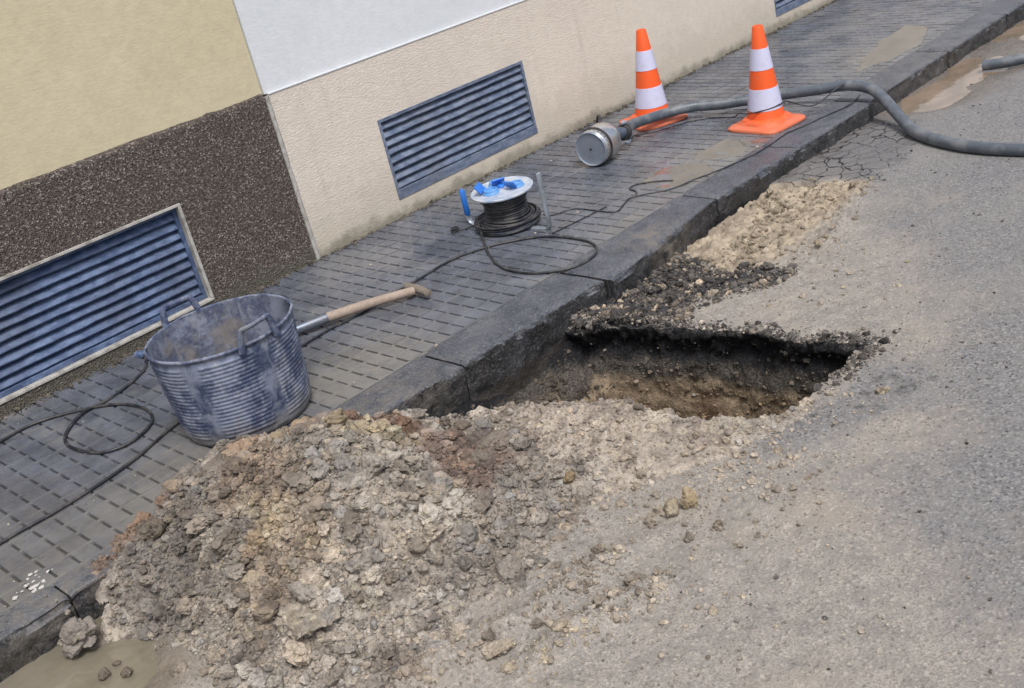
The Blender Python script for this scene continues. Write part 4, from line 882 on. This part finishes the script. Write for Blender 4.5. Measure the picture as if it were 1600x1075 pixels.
# ================================================================ CONES
def make_cone(label, loc, rz, lean):
    t = thing('traffic_cone', label, 'traffic cone', loc, (lean[0], lean[1], rz), 'traffic cones on the pavement')
    # base: square plate with rounded corners and raised skirt
    bm = bmesh.new(); n = 64; rings = []
    def sq(a, r, p):   # superellipse radius
        return r / (abs(math.cos(a)) ** p + abs(math.sin(a)) ** p) ** (1 / p)
    for (r, z, p) in ((.148, 0, 7), (.152, .004, 7), (.152, .012, 7), (.147, .018, 7), (.125, .021, 5), (.116, .026, 3.4), (.112, .040, 2.6), (.106, .046, 2.2), (.099, .048, 2), (.094, .052, 2)):
        rings.append([bm.verts.new((sq(2 * PI * k / n, r, p) * math.cos(2 * PI * k / n), sq(2 * PI * k / n, r, p) * math.sin(2 * PI * k / n), z)) for k in range(n)])
    for a, b in zip(rings, rings[1:]):
        for k in range(n): bm.faces.new((a[k], a[(k + 1) % n], b[(k + 1) % n], b[k]))
    bm.faces.new(rings[0][::-1]); bm.faces.new(rings[-1]); bm_obj('base', bm, M_orange, t, smooth=True, angle=40)
    rad = lambda z: .0925 + (.0255 - .0925) * (z - .05) / .45
    bm = bmesh.new(); add_lathe(bm, [(.094, .050), (rad(.055), .055), (rad(.2), .2), (rad(.35), .35), (rad(.493), .493), (.0235, .499), (.019, .5), (.016, .492), (.014, .44)], 48, cap0=False, cap1=True)
    bm_obj('body', bm, M_orange, t, smooth=True, angle=40)
    for (z0, z1) in ((.092, .198), (.290, .392)):
        bm = bmesh.new(); add_lathe(bm, [(rad(z0) - .002, z0 - .001), (rad(z0) + .0015, z0), (rad((z0 + z1) / 2) + .0015, (z0 + z1) / 2), (rad(z1) + .0015, z1), (rad(z1) - .002, z1 + .001)], 48, cap0=False, cap1=False)
        bm_obj('reflective_band', bm, M_band, t, smooth=True)
    return t
lean = (R(2.9), 0)
make_cone('traffic cone nearer the kerb with a thin cable across its foot', (2.085, -1.095, -.055), R(-7), (R(2.9), 0))
make_cone('traffic cone by the wall, its base hidden behind the grey hose', (2.085, -.385, -.019), R(-22), (R(3.2), R(1.0)))

# ================================================================ TUB
def make_tub():
    t = thing('rubber_tub', 'dusty blue flexible rubber tub with two handles on the paving', 'tub', (-1.066, -.985, -.0505), (R(2.2), R(-1), 0))
    Ht = .335; rb, rt = .206, .233
    def rad(z):
        u = z / Ht; return rb + (rt - rb) * (u ** .85)
    def oval(a): return 1 + .025 * math.cos(2 * a + .5)
    panels = [R(90), R(-90), R(30), R(150), R(210), R(-30)]
    def ribs(a, z, r):
        if z < .035 or z > Ht - .03: w = 0
        else: w = 1
        dmin = min(abs((a - p + PI) % (2 * PI) - PI) for p in panels)
        w *= 1 if dmin > .16 else (max(0, (dmin - .10) / .06))
        ph = ((z - .035) / .0135) % 1
        return (oval(a) - 1) * r + w * .0042 * (math.sin(PI * ph) ** .7) + (.003 if dmin < .10 and z > .02 else 0)
    bm = bmesh.new(); n = 168; prof = [(.02, .004), (.12, .002), (rb - .02, 0), (rb - .006, .004), (rb, .014)]
    zz = .02
    while zz < Ht - .028: prof.append((rad(zz), zz)); zz += .0027
    prof += [(rad(Ht) - .001, Ht - .016), (rad(Ht) + .001, Ht - .010), (rad(Ht) + .005, Ht - .007), (rad(Ht) + .006, Ht - .001), (rad(Ht) + .003, Ht + .002), (rad(Ht) - .001, Ht + .002), (rad(Ht) - .003, Ht - .002)]
    add_lathe(bm, prof, n, cap0=True, cap1=False, rf=ribs); bm_obj('body', bm, M_tub, t, smooth=True, angle=70)
    bm = bmesh.new(); add_lathe(bm, [(rad(Ht) - .003, Ht - .002), (rad(Ht * .8) - .005, Ht * .8), (rad(Ht * .5) - .005, Ht * .5), (rad(.05) - .006, .05), (rb - .02, .012), (.01, .010)], 96, cap0=False, cap1=True, rf=lambda a, z, r: (oval(a) - 1) * r)
    bm_obj('lining', bm, M_tub_in, t, smooth=True, angle=50)
    for sgn in (1, -1):
        bm = bmesh.new(); P = []; a0 = PI / 2 * sgn; half = .285
        k = 26
        for i in range(k + 1):
            u = i / k * 2 - 1; ang = a0 + half * u * sgn * (1 - .10 * (1 - abs(u)) ** 2); lift = min(1, (1 - abs(u)) / .22) ** .8 * .066 * (1 - .06 * u * u)
            tw = .004 * math.sin(u * 3)
            r = (rad(Ht) + .006) * oval(ang) + .010 * (1 - u * u) + tw; P.append(Vector((r * math.cos(ang), r * math.sin(ang), Ht - .012 + lift + (0 if abs(u) < .93 else -.01))))
        add_tube(bm, P, lambda f: .0085 + .0045 * abs(2 * f - 1) ** 3, 12, sx=.75); bm_obj('handle', bm, M_tub, t, smooth=True, angle=70)
    # sludge settled inside: a thing of its own
    bm = bmesh.new(); rr = 22; ctr = None; rings = []
    for i in range(1, rr + 1):
        ring = []
        for k in range(72):
            a = 2 * PI * k / 72; r = (rad(.16) - .002) * i / rr; x_, y_ = r * math.cos(a), r * math.sin(a)
            z = .150 + .16 * (-x_ * .35 + y_ * .25) + .012 * float(fbm(np.array([x_]), np.array([y_]), s=14, oct=4, seed=190)[0]) ; ring.append(bm.verts.new((x_ * oval(a), y_ * oval(a), z)))
        rings.append(ring)
    for a, b in zip(rings, rings[1:]):
        for k in range(72): bm.faces.new((a[k], a[(k + 1) % 72], b[(k + 1) % 72], b[k]))
    bm.faces.new(rings[0])
    s = bm_obj('sludge', bm, M_sludge, None, smooth=True); s.location = t.location; s.rotation_euler = t.rotation_euler
    tag(s, 'grey brown sludge settled inside the rubber tub', 'sludge', kind='stuff')
make_tub()

# ================================================================ SHOVEL
def make_shovel():
    A = Vector((-.60, -.62, 0)); B = Vector((-.142, -.838, -.005)); dirv = (B - A).normalized()
    t = thing('shovel', 'shovel with wooden shaft and short T grip lying behind the tub', 'shovel', (-.60, -.62, pz(-.62)))
    def loc(p): return Vector(p) - t.location
    S0 = Vector((-.66, -.592, -.004)); S1 = Vector((-.478, -.676, .002)); G = Vector((-.150, -.832, -.012))
    bm = bmesh.new(); add_tube(bm, [loc(S1 + (G - S1) * (k / 14) + Vector((0, 0, .004 * math.sin(PI * k / 14)))) for k in range(15)], lambda f: .0205 - .003 * f, 20); bm_obj('shaft', bm, M_wood, t, smooth=True, angle=50)
    bm = bmesh.new(); add_tube(bm, [loc(S1 + (S1 - S0).normalized() * .006), loc(S1), loc(S1 + (S0 - S1) * .5), loc(S0), loc(S0 + (S0 - S1).normalized() * .10 + Vector((0, 0, -.012)))], lambda f: .0225 - .008 * f, 20); bm_obj('socket', bm, M_socket, t, smooth=True, angle=50)
    # T grip: a short curved cross piece
    ax = Vector((.13, 1, 0.05)).normalized(); c = G + dirv * .012
    bm = bmesh.new(); add_tube(bm, [loc(c - ax * .080), loc(c - ax * .076), loc(c - ax * .04 + dirv * .004), loc(c + dirv * .006), loc(c + ax * .04 + dirv * .004), loc(c + ax * .074), loc(c + ax * .078)], lambda f: (.0135 + .004 * math.sin(PI * f)) * (.6 if f in (0, 1) else 1), 18); bm_obj('grip', bm, M_grip, t, smooth=True, angle=50)
    # blade, under and behind the tub
    bm = bmesh.new(); nx_, ny_ = 14, 10; d = (S0 - S1).normalized(); d.z = 0; d.normalize(); w = Vector((-d.y, d.x, 0)); top = []; base = S0 + d * .07
    for i in range(nx_ + 1):
        row = []
        for j in range(ny_ + 1):
            u = i / nx_; v = j / ny_ * 2 - 1; wd = .105 * (1 - .55 * max(0, u - .55) / .45 * abs(v) ** 0 * (u > .55))
            p = base + d * (.27 * u) + w * (wd * v); p.z = pz(p.y) + .008 + .02 * v * v * (1 - u); row.append(bm.verts.new(loc(p)))
        top.append(row)
    for i in range(nx_):
        for j in range(ny_): bm.faces.new((top[i][j], top[i + 1][j], top[i + 1][j + 1], top[i][j + 1]))
    o = bm_obj('blade', bm, M_socket, t, smooth=True); m = o.modifiers.new('solid', 'SOLIDIFY'); m.thickness = .003
make_shovel()

# ================================================================ CABLE REEL
def make_reel():
    cx, cy = .590, -.672; z0 = pz(cy)
    t = thing('cable_reel', 'open cable drum with pale round flange, blue sockets and black cable', 'cable reel', (cx, cy, z0), (R(3), R(-3), 0))
    bm = bmesh.new(); add_lathe(bm, [(.02, .168), (.136, .170), (.142, .172), (.142, .178), (.136, .181), (.128, .178), (.10, .180), (.05, .181), (.03, .186), (.0, .186)][:-1], 56); bm_obj('flange', bm, M_flange, t, smooth=True, angle=40)
    bm = bmesh.new(); add_lathe(bm, [(.03, .010), (.125, .012), (.132, .016), (.132, .022), (.125, .024), (.03, .024)], 56); bm_obj('flange', bm, M_flange, t, smooth=True, angle=40)
    bm = bmesh.new(); add_lathe(bm, [(.068, .02), (.068, .17)], 40); bm_obj('drum', bm, M_black, t, smooth=True)
    # wound cable: tight layers, waisted, with loose turns at the foot
    P = []; turns = 15; zc = .158
    for k in range(turns * 36):
        f = k / (turns * 36); a = 2 * PI * k / 36; z = .160 - .125 * f; r = .094 + .010 * math.cos(f * 2 * PI) + .004 * math.sin(f * 23) + (.02 * max(0, f - .8) / .2)
        P.append((r * math.cos(a), r * math.sin(a), z + .004 * math.sin(a * 2 + f * 9)))
    bm = bmesh.new(); add_tube(bm, P, .0062, 8); 
    P = []
    for k in range(10 * 30):
        f = k / 300; a = 2 * PI * k / 30 + .8; z = .150 - .11 * f; P.append(((.088 + .006 * math.sin(f * 17)) * math.cos(a), (.088 + .006 * math.sin(f * 17)) * math.sin(a), z + .005 * math.cos(a + 2)))
    add_tube(bm, P, .006, 8); bm_obj('wound_cable', bm, M_cable, t, smooth=True, angle=80)
    bm = bmesh.new(); P = []
    for k in range(5 * 40):
        f = k / 200; a = 2 * PI * k / 40 + 2; r = .135 + .014 * math.sin(f * 9) + .008 * math.sin(a + 1); P.append((r * math.cos(a) - .006, r * math.sin(a) + .004, .010 + .034 * abs(math.sin(f * 5.5)) + .006 * math.sin(a * 1 + f * 5)))
    add_tube(bm, P, .006, 8); bm_obj('loose_turns', bm, M_cable, t, smooth=True, angle=80)
    # three blue sockets with lids and a centre hub on the flange
    for k, (sx, sy, rz, sc) in enumerate(((-.055, .012, .4, 1.3), (.038, -.058, 1.7, 1.2), (.030, .058, 2.6, 1.25))):
        M = Matrix.Translation((sx, sy, .178)) @ Matrix.Rotation(rz, 4, 'Z')
        bm = bmesh.new(); add_lathe(bm, [(.030 * sc, 0), (.030 * sc, .006), (.026 * sc, .010), (.024 * sc, .020), (.019 * sc, .021), (.017 * sc, .012), (.004, .011)], 24, M); s = bm_obj('socket', bm, M_blue_pale, t, smooth=True, angle=35)
        bm = bmesh.new(); add_box(bm, -.024 * sc, .024 * sc, -.004, .004, 0, .034 * sc, M @ Matrix.Translation((0, .027 * sc, .012)) @ Matrix.Rotation(R(-38), 4, 'X')); bm_obj('lid', bm, M_blue, s, bevel=.003, seg=3)
    bm = bmesh.new(); add_lathe(bm, [(.018, .178), (.018, .192), (.012, .198), (.004, .199)], 20); bm_obj('hub', bm, M_blue, t, smooth=True, angle=40)
    # stand: flat steel bar foot, tall leg, and handle side
    leg = Vector((.600 - cx, -.905 - cy, 0)); grip = Vector((.555 - cx, -.447 - cy, 0))
    bm = bmesh.new(); P = [leg + Vector((0, 0, .262)), leg + Vector((0, 0, .255)), leg + Vector((.001, .002, .14)), leg + Vector((0, 0, .02)), leg + Vector((0, .01, .006)), leg + Vector((0, .03, .002)), leg * .5 + grip * .5 + Vector((0, 0, .002)), grip + Vector((0, -.03, .004)), grip + Vector((0, -.008, .012)), grip + Vector((0, 0, .03)), grip + Vector((0, 0, .06))]
    add_tube(bm, P, .013, 10, sx=.5); bm_obj('stand', bm, M_galv, t, smooth=True, angle=50)
    bm = bmesh.new(); add_tube(bm, [grip + Vector((0, 0, .045)), grip + Vector((0, 0, .05)), grip + Vector((0, 0, .10)), grip + Vector((.001, 0, .165)), grip + Vector((.001, 0, .170))], lambda f: .0135 if .05 < f < .95 else .010, 16); bm_obj('grip', bm, M_blue, t, smooth=True, angle=40)
make_reel()

# ================================================================ PUMP
def make_pump():
    rz = R(10); cx, cy = 1.345, -.556
    t = thing('submersible_pump', 'steel cylinder pump lying on its side by the wall, flat end facing the viewer', 'pump', (cx, cy, pz(cy)), (0, 0, rz)); r0 = .094
    M = Matrix.Translation((0, 0, r0)) @ Matrix.Rotation(R(90), 4, 'Y')     # local z -> +x
    bm = bmesh.new(); add_lathe(bm, [(.03, .050), (r0 - .003, .052), (r0 - .001, .056), (r0 - .001, .150), (r0 - .006, .160), (r0 - .020, .169), (.055, .175), (.02, .176)], 56, M); bm_obj('casing', bm, M_steel, t, smooth=True, angle=40)
    bm = bmesh.new(); add_lathe(bm, [(.075, .010), (r0 - .007, .012), (r0 - .004, .016), (r0 - .004, .044), (r0 - .008, .048), (.06, .050)], 56, M); c = bm_obj('strainer', bm, M_steel, t, smooth=True, angle=40)
    bm = bmesh.new()
    for k in range(26):
        a = 2 * PI * k / 26; add_lathe(bm, [(.0035, 0), (.0035, .0015)], 8, M @ Matrix.Rotation(a, 4, 'Z') @ Matrix.Translation((r0 - .0045, 0, .030)) @ Matrix.Rotation(R(90), 4, 'Y'))
    bm_obj('inlet_holes', bm, M_black, c)
    bm = bmesh.new(); add_lathe(bm, [(.004, .004), (.05, .0035), (.074, .005), (.079, .003), (.084, -.001), (.088, .003), (.088, .011), (.05, .012)], 56, M); p = bm_obj('end_plate', bm, M_plate, t, smooth=True, angle=40)
    bm = bmesh.new(); add_lathe(bm, [(.0045, -.002), (.0045, .004)], 12, M @ Matrix.Translation((0, 0, .001)) @ Matrix.Rotation(R(180), 4, 'X')); bm_obj('centre_screw', bm, M_black, p)
    bm = bmesh.new(); add_lathe(bm, [(r0 - .006, .046), (r0 + .003, .047), (r0 + .004, .054), (r0 - .002, .056)], 56, M, cap0=False, cap1=False); bm_obj('seal_ring', bm, M_black, t, smooth=True, angle=40)
    # outlet elbow, coupling and hose clamp with screws
    P = spline([(.150, -.025, r0 + .012), (.19, -.034, r0 + .012), (.235, -.045, r0 + .006), (.275, -.050, r0)], 6)
    bm = bmesh.new(); add_tube(bm, P, lambda f: .031 - .002 * f, 24); bm_obj('outlet', bm, M_socket, t, smooth=True, angle=50)
    d = Vector((.08, .012, -.022)).normalized(); q = Vector((.255, -.049, r0 + .002))
    bm = bmesh.new(); add_tube(bm, [q - d * .006, q, q + d * .03, q + d * .036], lambda f: .041 if .1 < f < .9 else .036, 24); cp = bm_obj('coupling', bm, M_black, t, smooth=True, angle=40)
    bm = bmesh.new(); add_tube(bm, [q + d * .055, q + d * .058, q + d * .074, q + d * .077], lambda f: .0345 if .1 < f < .9 else .033, 24); bm_obj('hose_clamp', bm, M_galv, t, smooth=True, angle=40)
    for s_ in (1, -1):
        M2 = Matrix.Translation(q + d * .015 + Vector((0, -.012, .047 * s_))) @ Matrix.Rotation(R(15), 4, 'Y'); bm = bmesh.new(); add_tube(bm, [M2 @ Vector((-.028, 0, 0)), M2 @ Vector((-.012, 0, .004 * s_)), M2 @ Vector((.012, 0, .004 * s_)), M2 @ Vector((.030, 0, -.004 * s_))], lambda f: .006 + .006 * math.sin(PI * f), 10); bm_obj('lever', bm, M_galv, cp, smooth=True)
    # power lead looping from the back of the pump up against the wall
    tube_obj('power_lead', [(.15, .02, r0 + .055), (.19, .03, r0 + .085), (.23, .05, r0 + .10), (.27, .09, r0 + .085), (.30, .13, .08), (.33, .14, .03), (.40, .09, .012), (.47, .02, .012)], .0065, M_cable, t, 8, 10)
make_pump()

# ================================================================ HOSES AND CABLES
def hose_obj(name, pts, r, label, ends=True):
    bm = bmesh.new(); P = spline(pts, 26); add_tube(bm, P, lambda f: r * (1 + .03 * math.sin(f * 900) * .4 + .02 * math.sin(f * 37)), 24)
    o = bm_obj(name, bm, M_hose, None, smooth=True, angle=70); return tag(o, label, 'hose')
hose_obj('drain_hose', [(1.655, -.560, .082), (1.74, -.525, .070), (1.87, -.495, .050), (2.03, -.525, .038), (2.14, -.62, .036), (2.215, -.74, .022), (2.30, -.875, .016), (2.40, -1.02, .010), (2.463, -1.20, .012), (2.50, -1.33, .016), (2.485, -1.46, -.002), (2.415, -1.56, -.035),
    (2.345, -1.645, -.075), (2.26, -1.735, -.112), (2.16, -1.83, -.127), (2.045, -1.98, -.129), (1.945, -2.18, -.129), (1.90, -2.42, -.129), (1.90, -2.8, -.128), (1.97, -3.4, -.126), (2.1, -4.2, -.124)], .0275,
    'long grey hose running from the pump over the kerb onto the road')
def hose2():
    t = thing('hose_end', 'open end of a second grey hose lying in the muddy gutter', 'hose', (3.35, -1.66, -.14)); o0 = Vector(t.location)
    pts = [Vector(p) - o0 for p in ((3.352, -1.672, -.139), (3.37, -1.76, -.136), (3.41, -1.87, -.128), (3.50, -2.05, -.118), (3.7, -2.5, -.115), (4.0, -3.2, -.113))]
    P = spline(pts, 14); bm = bmesh.new(); n = 24; add_tube(bm, P, .029, n, cap=False)
    inner = P[:6]; add_tube(bm, inner, .0235, n, cap=False); bm_obj('pipe', bm, M_hose, t, smooth=True, angle=70)
    bm = bmesh.new(); add_tube(bm, [P[0] + (P[1] - P[0]) * .15, P[1], P[2]], lambda f: .0245, n); bm_obj('mouth', bm, M_black, t, smooth=True)
hose2()
def g(x, y, r=.0045, up=0.0): return (x, y, pz(y) + r + .0005 + up)
def cable(name, pts, r, label, mat=None):
    P = [p if len(p) == 3 else g(p[0], p[1], r) for p in pts]; return tag(tube_obj(name, P, r, mat or M_cable, None, 12, 8), label, 'cable')
cable('power_cable', [(-1.95, -.25), (-1.636, -.212), (-1.488, -.207), (-1.352, -.291), (-1.253, -.405), (-1.226, -.551), (-1.265, -.667), (-1.376, -.731), (-1.474, -.689), (-1.507, -.537), (-1.47, -.422), (-1.36, -.335, -.006), (-1.254, -.325), (-1.136, -.285), (-1.041, -.225), (-.985, -.135, .0), (-.975, -.10, .004)], .0058,
      'dark cable making a flat loop on the paving left of the tub')
t = thing('plug', 'dark blue cable plug beside the wall behind the tub', 'plug', (-.972, -.088, -.002), (0, 0, R(20)))
bm = bmesh.new(); add_tube(bm, [(0, -.02, .004), (0, -.012, .004), (0, .012, .004), (0, .03, .004), (0, .032, .004)], lambda f: .016 if .15 < f < .9 else .010, 14); bm_obj('shell', bm, M_louvre_d, t, smooth=True, angle=40)
bm = bmesh.new()
for s_ in (-.008, .008): add_tube(bm, [(s_, .03, .004), (s_, .047, .004)], .0024, 8)
bm_obj('pins', bm, M_galv, t, smooth=True)
cable('reel_cable', [(-2.3, -.96), (-1.921, -.898), (-1.715, -.897), (-1.475, -.865), (-1.214, -.775), (-.962, -.755), (-.641, -.723), (-.50, -.715), (-.356, -.72, -.0335), (-.17, -.712), (-.02, -.71), (.161, -.698), (.287, -.731), (.40, -.80), (.512, -.942), (.531, -1.126), (.491, -1.244), (.393, -1.307), (.271, -1.289), (.183, -1.161), (.191, -.993), (.286, -.827), (.37, -.72, -.025), (.455, -.62, .0), (.50, -.56, .03)], .0056,
      'long black cable from the reel, under the shovel, to the left edge')
cable('pump_cable', [(.70, -.78, -.02), (.74, -.80), (.83, -.862), (.84, -1.068), (.93, -1.055), (1.02, -1.04), (1.15, -1.16), (1.282, -1.196), (1.366, -1.226), (1.50, -1.262), (1.653, -1.289), (1.80, -1.29), (1.959, -1.283), (2.10, -1.315), (2.24, -1.338), (2.40, -1.37), (2.52, -1.36), (2.60, -1.34)], .0034,
      'thin black cable wandering along the kerb past the nearer cone')
cable('cable_loop', [(1.04, -1.045), (1.075, -1.02), (1.093, -.995), (1.105, -.962), (1.13, -.945), (1.18, -.96), (1.226, -1.03), (1.25, -1.1)], .0034, 'small bent cable end lying in the paving puddle')
cable('iron_rod', [(.56, -.95), (.67, -.965), (.78, -.977), (.888, -.99)], .003, 'thin straight dark rod on the paving beside the reel')['category'] = 'rod'
cable('thin_cable', [(1.73, -.52, .01), (1.88, -.56, -.015), (2.079, -.562 - .06), (2.158, -.74), (2.12, -.88, -.022), (2.02, -.985, .028), (1.985, -1.055, .034), (1.998, -1.12, .040), (2.035, -1.17, .046), (2.09, -1.19, .050), (2.15, -1.185, .045), (2.25, -1.22, -.01), (2.34, -1.24, -.03), (2.42, -1.30, .015), (2.47, -1.33, .035)], .0034,
      'very thin cable draped across the foot of the nearer cone')
t = thing('wire_tangle', 'small dark tangle of wire between the wall and the reel', 'wire', (.452, -.451, pz(-.451)))
P = []
for k in range(60):
    a = k * .42; P.append((.016 * math.cos(a) + .004 * math.sin(a * 2.3), .012 * math.sin(a), .012 + .009 * math.sin(a * 1.7)))
tube_obj('coil', P, .003, M_cable, t, raw=True, n=6); tube_obj('tail', [(.01, .0, .006), (.04, -.03, .004), (.09, -.05, .004), (.13, -.09, .006)], .003, M_cable, t, n=6)
print('polys', sum(len(o.data.polygons) for o in bpy.data.objects if o.type == 'MESH'))
